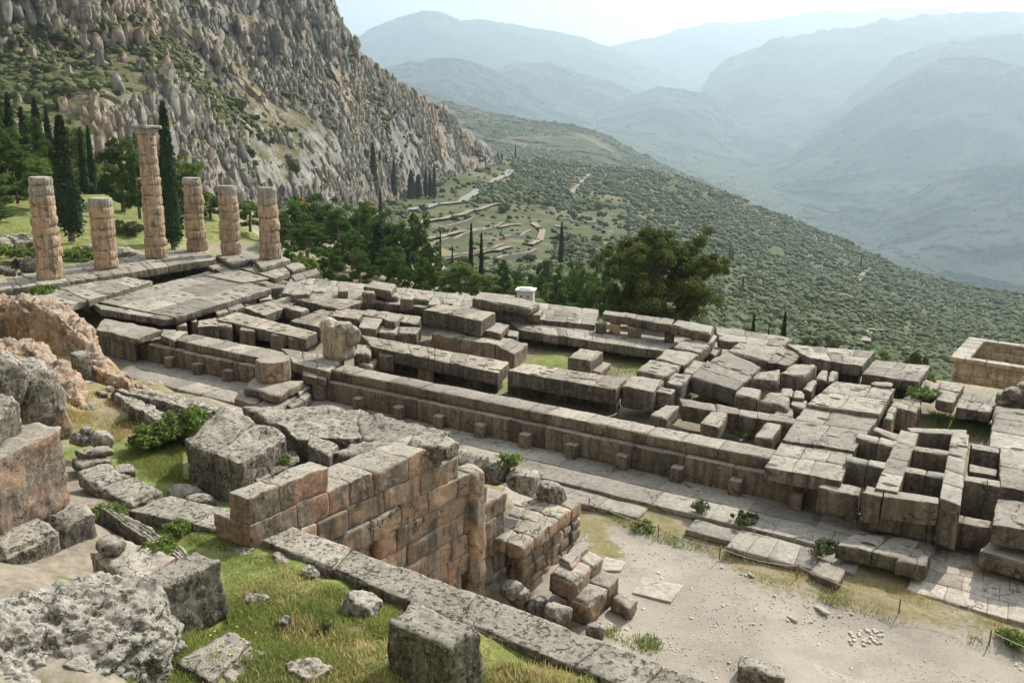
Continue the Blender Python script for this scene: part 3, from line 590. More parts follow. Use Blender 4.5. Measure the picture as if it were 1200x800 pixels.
S('stone_slab', 'flat step slab at the right foot of the tall raised wall piece', 'slab', 'greyp', [((573,377,597,380,587,391,562,386), -.8, .42, 1, 1, R1)])
S('stone_block', 'small grey block right of the step slab below the raised wall piece', 'block', 'greyp', [((596,386,608,388,606,395,594,393), -1.1, .5, 1, 1, R1)])
S('rubble_wall', 'coarse crumbling wall below the tall raised wall piece', 'wall', 'nearo', [((518,387,588,396,580,404,505,391), -1.15, .95, 6, 1, dict(rough=.12, r=.12, ds=.2, chip=1.6)), ((588,394,618,402,603,415,577,402), -1.15, 1.1, 3, 1, R2)])
S('foundation_wall', 'inner wall pitted on top, running from the rough marble block to the grass court', 'wall', 'dark', [((423,392,597,424,583,437,436,406), -.62, .62, 9, 1, dict(rough=.04, r=.06, ds=.28, gap=.006)), ((436,404,590,434,583,440,440,409), -1.26, .95, 9, 1, R1)])
S('buttress_block', 'upright buttress block against the front of the inner pitted wall', 'block', 'greyp', [((493,416,509,419,508,424,489,420.5), -.85, 1.4, 1, 1, R1)])
S('stone_block', 'rounded grey block at the left end of the inner pitted wall', 'block', 'greyp', [((446,409,463,412,461,417,443,414), -.85, .9, 1, 1, R1)])
S('stone_block', 'orange-sided wedge block between the marble block and the inner pitted wall', 'block', 'orange', [((440,415,449,417,434,429,419,426), -1.25, .5, 1, 1, R1)])
S('foundation_wall', 'thick pitted wall bounding the front of the grass court', 'wall', 'dark', [((614,425,734,443,722,457,595,434), -.55, .72, 6, 1, dict(rough=.04, r=.07, ds=.28, gap=.006)), ((600,438,728,456,722,462,595,442), -1.29, 1.0, 7, 1, dict(rough=.06, r=.08, ds=.28))])
S('pedestal_block', 'cube-like pedestal block standing in the grass court', 'block', 'greyp', [((679,408,707,412,691,423,665,418), -.95, .85, 1, 1, R1)])
S('stone_slab', 'low slab at the right foot of the pedestal block in the grass court', 'slab', 'greyp', [((705,423,716,425,703,436,692,433), -1.55, .4, 1, 1, R1)])
jb = [((740,440,779,444,765,459,727,452), -.6, 1.0, 'big notched block at the right end of the wall bounding the grass court'), ((772,452,792,456,786,461,766,459), -.8, .9, 'rounded small block against the right side of the big notched block'),
      ((762,421,799,428,780,441,745,434), -.55, .6, 'flat pitted slab block behind the big notched block'), ((780,408,820,414,801,428,768,420), -.52, .6, 'second pitted slab block counting back from the big notched block'), ((802,396,836,401,820,413,788,406), -.5, .6, 'farthest pitted slab block next to the end of the hole-pitted floor'),
      ((812,421,828,425,812,438,800,435), -.62, .6, 'small five-sided slab left of the largest tilted sheet'), ((790,436,811,439,798,452,779,448), -.62, .9, 'long narrow block between the big notched block and the largest tilted sheet'), ((822,403,846,408,838,416,818,411), -1.0, .5, 'sunken block in the dark gap right of the pitted slab blocks')]
for c, z, h, lab in jb: S('stone_block', lab, 'block', 'grey', [(c, z, h, 1, 1, R1)])
S('tilted_slab', 'largest tilted stone sheet with a curved front edge, in the middle right of the ruins', 'slab', 'grey', [((829,422,882,441,862,457,809,441), [-.45,-.62,-.75,-.6], .8, 1, 2, dict(rough=.06, r=.1, ds=.25, gap=.005, dz=.0)), ((851,411,893,429,880,441,830,424), [-.35,-.55,-.6,-.45], .5, 1, 1, R1)])
S('tilted_slab', 'tilted stone sheet leaning up behind the largest one', 'slab', 'grey', [((868,400,917,406,902,424,850,411), [-.3,-.35,-.6,-.45], .5, 1, 1, R1)])
S('broken_slab', 'ribbed broken slab lying at an angle beside the large pale platform', 'slab', 'dark', [((915,403,940,417,925,428,899,424), [-.15,-.5,-.6,-.5], .5, 2, 2, R2)])
S('paving_platform', 'large pale platform with a deep dark front, nearest the olive slope on the right', 'platform', 'grey', [((922,403,1026,411,1010,429,950,420), -.3, .55, 4, 2, R1), ((955,420,1010,430,1008,434,950,424), -.87, .9, 3, 1, R1), ((1012,427,1024,413,1021,417,1012,431), -.87,.7,1,1,R1)])
S('paving_platform', 'two-part pale slab platform with a dark undercut, right of the deep-fronted one', 'platform', 'grey', [((1026,421,1090,428,1077,447,1010,438), -.4, .5, 3, 2, R1), ((1046,441,1076,446,1078,448,1050,446), -.92, .9, 1, 1, R1)])
S('stone_slab', 'small square slab overhanging the sunken grass pit', 'slab', 'greyp', [((1085,446,1103,451,1096,463,1077,459), -.75, .45, 1, 1, R1)])
S('stone_slab', 'larger overhanging slab right of the small square one, above the sunken grass pit', 'slab', 'greyp', [((1103,446,1131,451,1117,472,1096,468), -.7, .5, 1, 2, R1)])
S('paving_platform', 'low slab floor between the overhanging slabs and the loose stones by the treasury', 'platform', 'grey', [((1130,459,1176,466,1161,483,1120,477), -1.0, .5, 3, 2, R1), ((1123,479,1160,485,1160,488,1122,482), -1.52, .8, 3, 1, R1)])
S('paving_platform', 'wide cracked slab floor left of the sunken grass pit', 'platform', 'grey', [((979,446,1049,455,1031,485,944,473), -.6, .45, 2, 2, dict(rough=.05, r=.06, ds=.3, gap=.004, dz=.015)), ((944,474,1031,487,1001,528,916,515), -.78, .45, 2, 2, dict(rough=.05, r=.06, ds=.3, gap=.004, dz=.015)), ((916,516,1001,529,985,564,896,546), -.9, .5, 3, 2, dict(rough=.05, r=.07, ds=.3, gap=.006, dz=.015)), ((1030,456,1048,459,1000,531,985,528), -1.1, 1.0, 1, 5, R1), ((985,530,1000,534,984,566,970,562), -1.18, 1.0, 1, 2, R1)])
S('stone_slab', 'thin slab lying on the far right corner of the wide cracked floor', 'slab', 'greyp', [((1024,446,1047,448,1045,453,1020,449), -.48, .16, 1, 1, R1)])
S('rubble_wall', 'short rough wall stub on the edge of the sunken grass pit', 'wall', 'nearo', [((1062,462,1082,466,1074,482,1050,478), -.95, 1.0, 2, 3, R2), ((1048,470,1056,472,1045,492,1036,490), -1.0, .9, 1, 3, R2)])
jb = [((914,437,928,426,959,427,942,441), -.35, .85, 'massive slanting block left of the pale deep-fronted platform', 'greyp'), ((885,437,914,432,912,446,882,444), -.5, .5, 'flat slab between the largest tilted sheet and the massive slanting block', 'grey'), ((870,452,893,456,888,467,860,462), -.72, .8, 'low rectangular block at the front left of the cracked boulder', 'greyp'), ((902,457,927,461,924,476,889,469), -.72, .7, 'dark cracked boulder with flaking layers beside the grass pockets', 'near'),
      ((911,480,928,476,930,488,904,486), -1.0, .4, 'small triangular slab in front of the dark cracked boulder', 'greyp'), ((915,454,930,455,929,464,916,463), -.7, .6, 'cube block right behind the dark cracked boulder', 'greyp'), ((951,444,958,446,951,459,940,455), -.68, .8, 'narrow leaning block below the massive slanting block', 'greyp'), ((962,433,971,434,968,446,955,444), -.6, .8, 'left block of the pair below the deep-fronted platform', 'greyp'), ((973,434,983,436,976,446,969,446), -.62, .7, 'right block of the pair below the deep-fronted platform', 'greyp'), ((931,465,946,470,942,480,926,474), -.85, .9, 'corner block at the left edge of the wide cracked floor', 'greyp'), ((930,457,943,459,943,467,930,465), -.7, .6, 'block behind the corner block of the wide cracked floor', 'greyp')]
for c, z, h, lab, mt in jb: S('stone_block', lab, 'block', mt, [(c, z, h, 1, 1, R2 if mt == 'near' else R1)], smooth=mt == 'near')
S('stone_beam', 'long thin beam crossing behind the two weedy pits near the front wall', 'beam', 'greyp', [((797,466,933,490,931,497,800,475), -1.0, .7, 4, 1, R1)])
S('stone_block', 'left one of three blocks jutting towards the front wall from the long thin beam', 'block', 'greyp', [((778,473,797,475,781,491,761,486), -1.0, .6, 1, 1, R1)])
S('stone_block', 'middle one of three blocks jutting towards the front wall from the long thin beam', 'block', 'greyp', [((834,482,853,484,843,501,820,496), -.9, .7, 1, 1, R1)])
S('stone_block', 'right one of three blocks jutting towards the front wall, beside the cracked floor', 'block', 'greyp', [((896,493,916,496,905,514,884,511), -.8, .8, 1, 1, R1)])
# --- open stone cells at the west end ------------------------------------------
C1 = dict(rough=.03, r=.05, ds=.28, gap=.006, dz=.01)
S('cell_wall', 'left one of the two parallel walls of the open stone cells', 'wall', 'grey', [((1055,503,1077,508,1052,576,1025,571), -.6, 1.5, 1, 4, C1)])
S('cell_wall', 'right one of the two parallel walls of the open stone cells', 'wall', 'grey', [((1116,505,1136,509,1126,592,1101,583), -.6, 1.55, 1, 5, C1)])
for c, z, h, lab in [((1063,501,1134,503,1133,509,1068,506), -.62, .8, 'farthest cross wall closing the back of the open stone cells'), ((1070,522,1115,528,1114,533,1066,527), -.62, .8, 'second cross wall from the back between the two parallel cell walls'), ((1060,546,1110,554,1108,560,1057,552), -.62, 1.2, 'third cross wall from the back between the two parallel cell walls'), ((1036,573,1101,582,1100,590,1035,581), -.68, .8, 'front cross wall of the open stone cells, facing the path'),
      ((1005,506,1052,517,1047,524,1003,512), -.6, 1.3, 'far partition wall left of the parallel cell walls'), ((992,533,1042,542,1037,549,991,539), -.62, 1.4, 'near partition wall left of the parallel cell walls'), ((1026,499,1055,509,1051,516,1022,503), -.66, .3, 'thin tilted beam at the back left corner of the cells'),
      ((1138,519,1171,524,1171,531,1139,526), -.65, 1.1, 'farthest partition between the cells and the right-hand floor'), ((1136,543,1169,550,1168,557,1135,552), -.95, .9, 'low middle partition between the cells and the right-hand floor'), ((1130,556,1181,565,1180,572,1128,562), -.7, 1.3, 'tall near partition between the cells and the right-hand floor')]:
    S('cell_partition', lab, 'wall', 'grey' if h > 1 else 'greyp', [(c, z, h, 2 if h > 1.1 else 1, 1, C1)])
S('foundation_wall', 'stepped lower course of foundation blocks under the front of the open cells', 'wall', 'greyp', [((1037,588,1163,610,1161,618,1034,597), -1.55, .85, 5, 1, R1)])
S('foundation_block', 'squared foundation block ending the long brown wall, left of the open cells', 'block', 'greyp', [((972,563,1010,572,1007,581,958,571), -1.12, .9, 1, 1, R1)])
S('stone_block', 'upright block at the front left corner of the open cells', 'block', 'greyp', [((1014,567,1036,572,1034,581,1011,576), -.68, 1.1, 1, 1, R1)])
S('stone_block', 'square block standing on the paving below the front left corner of the cells', 'block', 'greyp', [((1007,596,1033,600,1031,608,1003,601), -1.85, .6, 1, 1, R1)])
S('paving_platform', 'big pitted slab floor cut by the right edge of the picture', 'platform', 'grey', [((1166,475,1330,498,1330,560,1160,522), -.62, .5, 4, 3, R1), ((1172,524,1330,562,1330,600,1172,570), -.64, .5, 3, 2, R1), ((1166,478,1172,524,1166,540,1158,520), -1.16, 1, 1, 3, R1)])
S('stone_slab', 'thick slab with torn joints below the big pitted floor at the right edge', 'slab', 'grey', [((1169,583,1330,610,1330,645,1162,615), -.95, .65, 2, 1, R1)])
S('stone_slab', 'lowest thick step slab at the right edge, down on the paving', 'slab', 'greyp', [((1160,631,1330,662,1330,692,1147,646), -1.85, .6, 2, 1, R1)])
S('fallen_slab', 'big cracked slab fallen on the paving in front of the open cells', 'slab', 'grey', [((1005,622,1078,632,1062,656,980,638), -1.95, .5, 2, 1, R1), ((1060,636,1092,645,1086,662,1050,658), -1.98, .5, 1, 1, R2)])
S('fallen_slab', 'smaller loose slab lying at the grass edge of the path', 'slab', 'greyp', [((960,656,993,665,984,683,947,670), -2.45, .35, 1, 1, R1)])
# --- left inner walls -------------------------------------------------------------
S('foundation_wall', 'pitted inner wall behind the round drum, with four upright blocks in front', 'wall', 'dark', [((277,365,372,389,357,397,253,374), -.9, .65, 7, 1, dict(rough=.04, r=.06, ds=.28, gap=.006)), ((277,368,372,393,357,400,253,378), -1.57, .8, 7, 1, R1)])
for c, lab in [((256,377,272,378,272,383,254,381), 'leftmost of the four upright blocks behind the round drum'), ((282,382,299,383,299,388,280,386), 'second from left of the four upright blocks behind the round drum'), ((317,387,334,389,334,394,316,392), 'third from left of the four upright blocks behind the round drum'), ((338,391,356,392,355,398,337,396), 'rightmost of the four upright blocks, nearest the rough marble block')]:
    S('upright_block', lab, 'block', 'greyp', [(c, -1.0, 1.3, 1, 1, R1)])
S('stone_beam', 'narrow beam below the right edge of the large tilted slab floor', 'beam', 'greyp', [((249,362,283,354,287,359,254,368), -.98, .5, 2, 1, R1)])
S('stone_block', 'dark rectangular block at the left end of the pitted wall behind the drum', 'block', 'dark', [((232,376,254,372,257,382,230,383), -.98, 1.0, 1, 1, R1)])
S('paving_platform', 'sunken floor of holed slabs between the pitted wall and the far slab floor', 'platform', 'dark', [((286,360,338,347,352,353,310,370), -1.0, .6, 5, 2, R1)])
S('stone_block', 'flat block lying in the sunken square pit of the holed slabs', 'block', 'greyp', [((331,360,346,357,363,361,352,366), -.95, .7, 1, 1, R1)])
S('foundation_wall', 'low wall with a long dark front, crossing below the far slab floor', 'wall', 'dark', [((350,344,425,353,400,363,344,350), -.75, .8, 5, 2, R1)])
S('stone_block', 'rounded block perched left of the low dark-fronted wall', 'block', 'greyp', [((342,338,363,337,363,344,340,345), -.45, .55, 1, 1, R2)])
S('stone_block', 'thin flat stone beside the rounded perched block', 'block', 'orange', [((368,338,382,338,381,342,366,341), -.7, .2, 1, 1, R1)])
S('foundation_wall', 'short wall arm running up to the rough marble block from behind', 'wall', 'dark', [((375,362,396,365,378,384,340,376), -.95, .7, 2, 3, R1)])
S('foundation_wall', 'cross wall of large blocks in the middle, behind the rough marble block', 'wall', 'dark', [((430,362,494,371,490,381,420,368), -.85, .8, 4, 1, R1), ((398,360,430,364,420,374,385,369), -.8, .8, 2, 1, R1)])
jb = [((452,367,474,366,462,377,450,374), -.5, .7, 'rough lump of a block left of the tall raised wall piece', R2), ((425,370,449,373,441,386,420,383), -.75, .9, 'block with a lit end just right of the rough marble block', R1), ((446,381,493,384,488,392,444,389), -.95, .7, 'pair of squared blocks in front of the cross wall', R1), ((418,404,441,405,433,416,414,413), -.8, .7, 'broken block at the right foot of the rough marble block', R2)]
for c, z, h, lab, o in jb: S('stone_block', lab, 'block', 'greyp', [(c, z, h, 2 if 'pair' in lab else 1, 1, o)])
S('stepped_threshold', 'stepped crossing between the two stretches of foundation wall, under the rough marble block', 'steps', 'greyp', [((330,408,404,419,385,436,345,426), -.98, .45, 3, 2, R1), ((352,427,385,437,381,444,355,440), -1.25, .4, 2, 1, R1), ((363,437,384,441,381,449,366,449), -1.55, .9, 1, 1, R1), ((345,452,364,444,366,452,350,462), -1.8, .7, 1, 1, R1), ((325,469,352,455,366,462,342,478), -1.95, .6, 2, 1, R1)])
S('plinth_slab', 'upper plinth slab under the round drum', 'slab', 'greyp', [((300,441,356,446,326,464,285,452), -1.42, .42, 1, 1, R1)])
S('plinth_slab', 'lower broad plinth slab under the round drum, resting on the paving', 'slab', 'greyp', [((282,457,345,468,325,482,274,466), -1.9, .6, 2, 1, R1)])
# paving along the north wall
S('pavement', None, None, 'pave', [(W(8, 57, 1.2, 2.9, -2.44), 0, .2, 26, 1, dict(rough=.02, r=.03, ds=.4, gap=.01, dz=.015)), (W(10, 56, -.15, 1.18, -2.455), 0, .2, 22, 1, dict(rough=.03, r=.03, ds=.4, gap=.012, dz=.02)), (W(38, 55, -1.25, -.2, -2.57), 0, .2, 10, 1, dict(rough=.04, r=.04, ds=.35, gap=.015, dz=.03, drop=.12))])
bpy.data.objects['pavement']['kind'] = 'structure'
o = S('pavement', None, None, 'pale', [((1085,640,1230,668,1240,742,1062,690), -2.62, .25, 5, 4, dict(rough=.03, r=.03, ds=.3, gap=.012, dz=.02, drop=.1))]); o['kind'] = 'structure'
o = S('pavement', None, None, 'pave', [((870,620,960,645,955,668,850,640), -2.5, .2, 4, 1, dict(rough=.03, r=.03, ds=.3, gap=.012))]); o['kind'] = 'structure'
S('flat_slab', 'small pale square slab set in the gravel right beside the rubble steps', 'slab', 'pale', [((704,650,734,658,728,668,703,668), -2.9, .12, 1, 1, dict(rough=.01, r=.02, ds=.2))])
S('flat_slab', 'larger pale square slab set alone in the gravel path', 'slab', 'pale', [((752,675,802,685,786,705,741,694), -2.93, .12, 1, 1, dict(rough=.02, r=.02, ds=.2))])
# --- columns ---------------------------------------------------------------------
def column(px, py, hgt, nd, r0, r1, label, cap=False, seed=0, wob=.05, lean=(0, 0)):
    rs = np.random.default_rng(seed); base = P(px, py, 0.0)
    root = empty('stone_column', base, label, 'column')
    hs = rs.uniform(.75, 1.25, nd); hs[0] *= 1.5 if cap else 1.15; hs = hs/hs.sum()*hgt; z = 0
    for i, h in enumerate(hs):
        rb = r0+(r1-r0)*(z/hgt); rt = r0+(r1-r0)*((z+h)/hgt)
        rj = rs.uniform(-.04, .03)*(1 if 0 < i else .3); nth, nz = 80, max(4, int(h/.12))
        th = np.linspace(0, 2*PI, nth, endpoint=False); zz = np.linspace(0, h, nz+1)
        T, Z = np.meshgrid(th, zz, indexing='ij')
        edge = np.minimum(Z, h-Z); R_ = rb+(rt-rb)*Z/h+rj*.8-.045*np.exp(-edge/.03)*(.6+.6*rs.random())
        fl = np.abs(np.cos(T*10))*(.03+.03*(i < 2)*(px > 200))
        R_ = R_-fl
        off = rs.normal(0, wob*.45, 2)
        ps = np.stack([R_*np.cos(T), R_*np.sin(T), Z+z], -1).reshape(-1, 3)
        kk = fbm(ps*1.6+seed*5+i, 4)*.07+np.minimum(fbm(ps*2.8+seed*9, 3), -.18)*.22+.035
        e2 = (np.exp(-edge/.10)).ravel(); kk -= np.maximum(fbm(ps*[2.2, 2.2, 5]+seed*3+i*7, 3)-.05, 0)*e2*.55
        d = ps*[1, 1, 0]; d /= np.linalg.norm(d, axis=1)[:, None]; ps = ps+d*kk[:, None]; ps[:, :2] += off
        mb = MB(); n1 = nz+1
        ii = np.arange(nth*n1).reshape(nth, n1); jj = np.roll(ii, -1, 0)
        f = np.stack([ii[:, :-1].ravel(), jj[:, :-1].ravel(), jj[:, 1:].ravel(), ii[:, 1:].ravel()], 1); mb.add(ps, f)
        top = np.vstack([ps[ii[:, -1]], [[off[0], off[1], z+h+(rs.uniform(-.02, .05))]]]); bot = np.vstack([ps[ii[:, 0]], [[off[0], off[1], z]]])
        k = np.arange(nth); kn = (k+1) % nth
        mb.add(top, np.stack([k, kn, np.full(nth, nth)], 1)); mb.add(bot, np.stack([kn, k, np.full(nth, nth)], 1))
        d_ = mb.build('drum', M['drumg'] if (z+h*.5 > hgt*.86 and not cap) else M['drum'], root, smooth=False)
        z += h
    if cap:
        mb = MB(); prof = [(r1+.02, 0), (r1+.05, .12), (r1+.10, .26), (r1+.17, .36), (r1+.19, .4)]
        nth = 64; th = np.linspace(0, 2*PI, nth, endpoint=False)
        ps = np.array([[r*math.cos(t), r*math.sin(t), z+h] for t in th for r, h in prof]); ps += vecnoise(ps*2.2, 3)*.05
        n1 = len(prof); ii = np.arange(nth*n1).reshape(nth, n1); jj = np.roll(ii, -1, 0)
        mb.add(ps, np.stack([ii[:, :-1].ravel(), jj[:, :-1].ravel(), jj[:, 1:].ravel(), ii[:, 1:].ravel()], 1)); mb.build('echinus', M['drumg'], root)
        mb = MB(); a = r1+.17; field(mb, [[-a, -a, z+.66], [a, -a, z+.66], [a, a, z+.66], [-a, a, z+.66]], .27, r=.08, rough=.06, ds=.2, chip=1.8); mb.build('abacus', M['drumg'], root)
column(60, 326, 6.75, 10, .87, .76, 'leftmost ten-drum column, standing in front of the dark cypress', seed=1)
column(125, 314.5, 5.05, 7, .86, .80, 'short weathered column, second from the left, lowest of the six', seed=2)
column(184, 302, 9.4, 12, .86, .66, 'tallest column, the only one still topped by its capital', cap=True, seed=3)
column(231, 293.6, 5.95, 8, .86, .76, 'fourth column from the left, just right of the tall cypress', seed=4, wob=.09)
column(271, 297, 5.45, 7, .85, .75, 'fifth column from the left, flat-topped, between the two right pads', seed=5, wob=.03)
column(317, 303, 5.55, 5, .85, .74, 'rightmost column, flat-topped with long lower drums, on its own pad', seed=6, wob=.03)
# --- round drum, marble block -----------------------------------------------------
def lump(name, label, cat, mat, parts, smooth=True):
    c0 = np.array(parts[0]['c'])
    if len(parts) > 1 and name in ('rubble_pile', 'low_ruin_wall', 'stone', 'boulder'):
        root = empty(name, c0-[0, 0, .2], label, cat)
        for p_ in parts:
            mb = MB(); rock(mb, **p_); o = mb.build('stone_piece', M[mat], root, smooth=smooth); o.location = -np.array(root.location)
        return root
    mb = MB()
    for p_ in parts: rock(mb, **p_)
    return tag(mb.build(name, M[mat], loc=c0, smooth=smooth), label, cat)
q = P(321, 444, -1.42); mb = MB()
nth = 12; rr = .86; angs = [2*PI*k/nth+.15 for k in range(nth)]
prof = [(0, 0), (rr*.93, 0), (rr*.99, .1), (rr, .5), (rr*1.02, .95), (rr*.97, 1.04), (0, 1.06)]
N_ = 60; th = np.linspace(0, 2*PI, N_, endpoint=False); hh = np.linspace(0, 1, 12)
ps = []
for t in th:
    oc = math.cos(PI/9)/math.cos(((t+.2) % (2*PI/9))-PI/9)
    for h in hh:
        e = min(h, 1-h); ps.append([rr*oc*(1-.06*math.exp(-e/.06))*math.cos(t), rr*oc*(1-.06*math.exp(-e/.06))*math.sin(t), h*1.02])
ps = np.array(ps); ps += vecnoise(ps*1.5, 4)*.07
ii = np.arange(N_*12).reshape(N_, 12); jj = np.roll(ii, -1, 0)
mb.add(ps, np.stack([ii[:, :-1].ravel(), jj[:, :-1].ravel(), jj[:, 1:].ravel(), ii[:, 1:].ravel()], 1))
k = np.arange(N_); mb.add(np.vstack([ps[ii[:, -1]], [[0, 0, 1.0]]]), np.stack([k, (k+1) % N_, np.full(N_, N_)], 1))
o = mb.build('column_drum', M['orange'], smooth=False); o.location = q; tag(o, 'round many-sided column drum sitting on two plinth slabs before the foundation wall', 'drum')
q = P(397, 419, -.98)
mb = MB(); box8(mb, [[-.75, -.55, 1.65], [.55, -.45, 1.75], [.6, .5, 1.7], [-.7, .5, 1.6]], [[-.72, -.6, 0], [.65, -.55, 0], [.7, .55, 0], [-.7, .55, 0]], .12, .16, .13, 1.8, 1.1)
rock(mb, (-.5, -.05, 1.55), (.36, .5, .5), sub=4, seed=4, ang=.6, rough=.12); rock(mb, (.3, .05, 1.6), (.5, .5, .32), sub=4, seed=5, ang=.6, rough=.12); rock(mb, (.7, .25, 1.2), (.5, .4, .6), sub=4, seed=6, ang=.6, rough=.16)
o = mb.build('marble_block', M['marble'], smooth=True); o.location = q; tag(o, 'tall rough marble block with a two-lobed top, standing in the middle of the ruins', 'block')
# ================================================================ FOREGROUND TERRACE
F1 = dict(rough=.06, r=.07, ds=.1, chip=1.8, freq=2.6)
# exedra wall: plane x = 46.1+.1(y+7.7), stepped top, courses .6 m
def exw(y): return 46.1+.1*(y+7.7)
prof = [(-16.45, -14.3, 3.35), (-14.3, -12.7, 2.74), (-12.7, -11.55, 2.74), (-11.55, -10.42, 2.75), (-10.42, -9.72, 2.13), (-9.72, -9.15, 1.6), (-9.15, -8.55, 1.0), (-8.55, -7.62, .42)]
ew = empty('ashlar_wall', (45.8, -12, -3), 'tall orange ashlar retaining wall with a stepped top, dropping below the foreground kerb', 'wall')
zc = [3.35, 2.74, 2.13, 1.55, .97, .40, -.2, -.8, -1.4, -2.0, -2.6, -3.3]
for c in range(len(zc)-1):
    zt, zb = zc[c], zc[c+1]; mb = MB()
    ys = [p_ for p_ in prof if p_[2] >= zt-.12]
    y0, y1 = (ys[0][0], ys[-1][1])
    y = y0
    while y < y1-.01:
        l = RNG.uniform(.6, 1.3); ye = min(y+l, y1)
        if y1-ye < .4: ye = y1
        dx = RNG.normal(0, .03)-(.22 if (RNG.random() < .08 and c > 2) else 0); th = 1.05 if c < 2 else .9
        if c == 0: th = .55
        xa, xb = exw(y), exw(ye)
        if (6 <= c <= 20) and RNG.random() < .07: dx -= .25
        box8(mb, [[xa-th, y+.004, zt], [xa+dx, y+.004, zt], [xb+dx, ye-.004, zt], [xb-th, ye-.004, zt]], [[xa-th, y+.004, zb+.004], [xa+dx, y+.004, zb+.004], [xb+dx, ye-.004, zb+.004], [xb-th, ye-.004, zb+.004]], .10, .045, .05, 2.2, 2.6)
        y = ye
    mb.build('course', M['nearo'] if c in (0, 1) else M['orange'], ew, loc=None)
for ch in [o for o in bpy.data.objects if o.parent == ew]: ch.location = -np.array(ew.location)
for a, b, zt, nm in [(-9.35, -8.75, 1.62, 'pier')]:           # jagged upright pier near the end
    mb = MB(); box8(mb, [[exw(a)-.5, a, zt], [exw(a)+.16, a, zt-.05], [exw(b)+.14, b, zt-.1], [exw(b)-.5, b, zt]], [[exw(a)-.5, a, -3], [exw(a)+.22, a, -3], [exw(b)+.22, b, -3], [exw(b)-.5, b, -3]], .14, .1, .09, 1.8, 1.4)
    o = mb.build(nm, M['orange'], ew, smooth=True); o.location = -np.array(ew.location)
# terrace masses behind the wall
S('rubble_platform', 'rough flat-topped masonry block beside the bright green lawn and the leafy bush', 'platform', 'near', [((262,476,338,511,283,545,214,517), 2.72, 1.35, 2, 1, dict(rough=.16, r=.1, ds=.08, chip=1.8, gap=.004, dz=.04, freq=1.6))], smooth=True)
S('rubble_platform', 'broad weedy rubble terrace between the rough block and the brown foundation wall', 'platform', 'near', [((282,474,430,478,425,512,345,512), 2.5, 1.8, 1, 1, dict(rough=.2, r=.14, ds=.09, chip=1.8, gap=.004, dz=.06, freq=1.6)), ((420,478,532,505,512,519,420,512), 2.52, 1.8, 1, 1, dict(rough=.18, r=.14, ds=.09, chip=1.8, dz=.07, freq=1.6)), ((425,512,516,520,470,537,385,530), 2.66, 2.0, 1, 1, dict(rough=.12, r=.1, ds=.09, chip=1.8, gap=.004, dz=.04))], smooth=True)
S('wall_segment', 'short inner wall of squared blocks facing the small dark pit', 'wall', 'near', [((362,508,398,520,386,535,360,520), 2.72, 1.6, 1, 1, F1)])
S('wall_segment', 'low rough ledge with weeds along the small dark pit', 'wall', 'near', [((283,545,345,525,352,540,300,566), 2.1, 1.1, 3, 2, F1)], smooth=True)
S('rough_block', 'wedge-topped pale rough block on the highest corner of the orange wall', 'block', 'near', [((492,500,538,517,520,526,478,518), 2.82, .4, 1, 1, dict(rough=.12, r=.14, ds=.12, chip=1.8))], smooth=True)
S('rough_wall', 'long low rough stone edging between the lawn and the paving, left of the leafy bush', 'wall', 'near', [((130,455,165,452,300,480,285,494), 2.0, .75, 2, 1, dict(rough=.2, r=.12, ds=.16, chip=1.8, gap=.004, dz=.05)), ((131,457,225,492,215,503,148,478), 1.9, .8, 1, 1, dict(rough=.2, r=.14, ds=.09, chip=1.9, dz=.05))], smooth=True)
lump('boulder', 'pale boulder with a leafy plant growing on it, left of the gravel path', 'boulder', 'white', [dict(c=P(613, 564, .15), rad=(.62, .5, .5), sub=4, seed=3, rough=.12)])
lump('rubble_pile', 'low rubble heap joining the plant-covered boulder to the stepped wall end', 'rubble', 'near', [dict(c=P(575, 552, .2), rad=(.75, .5, .45), sub=4, seed=8, rough=.15), dict(c=P(548, 545, .4), rad=(.7, .5, .5), sub=4, seed=9, rough=.15), dict(c=P(645, 578, -.7), rad=(.5, .4, .4), sub=3, seed=10, rough=.12)])
# rubble platform right of the orange wall
S('rubble_platform', 'orange rubble-built corner platform with rough capping blocks, right of the tall ashlar wall', 'platform', 'orange', [((600,562,682,588,612,641,548,621), -.9, .42, 4, 5, dict(rough=.09, r=.1, ds=.14, chip=1.8, gap=.01, dz=.05))])
rw = [np.asarray(q_) for q_ in quad(600,563,682,589,613,642,549,622, z=-1.33)]
rwall = empty('rubble_wall', (rw[2][0], rw[2][1], -3), 'rubble masonry of uneven orange courses at the corner between the tall wall and gravel path', 'wall')
for c_, (za, zb_) in enumerate([(-1.33,-1.78),(-1.78,-2.14),(-2.14,-2.6),(-2.6,-3.1)]):
    mb = MB(); field(mb, [[q_[0], q_[1], za] for q_ in rw], za-zb_, 3, 6 if c_ % 2 else 5, 1, gap=.012, dz=0, r=.08, rough=.08, ds=.13, chip=1.8, freq=2.2)
    o = mb.build('course', M['orange'], rwall); o.location = -np.array(rwall.location)
for c, z, h, lab, nu in [((642,671,680,640,706,652,674,683), -1.75, .7, 'highest of the stone blocks stepping down from the rubble corner', 2), ((662,696,702,666,727,675,692,709), -2.2, .75, 'second, longest block stepping down from the rubble corner', 2), ((715,698,728,691,748,703,735,712), -2.5, .5, 'small block at the foot of the stone steps beside the gravel', 1), ((655,655,688,625,690,640,668,664), -1.6, .7, 'block wedged between the rubble corner and the topmost step', 1)]:
    S('step_block', lab, 'block', 'nearo', [(c, z, h, nu, 1, dict(rough=.1, r=.1, ds=.12, chip=1.8, gap=.006))], smooth=True)
lump('stone', 'small rounded stone peeping over the kerb below the stone steps', 'stone', 'near', [dict(c=P(698, 738, -2.6), rad=(.34, .3, .28), sub=3, seed=21, rough=.08)])
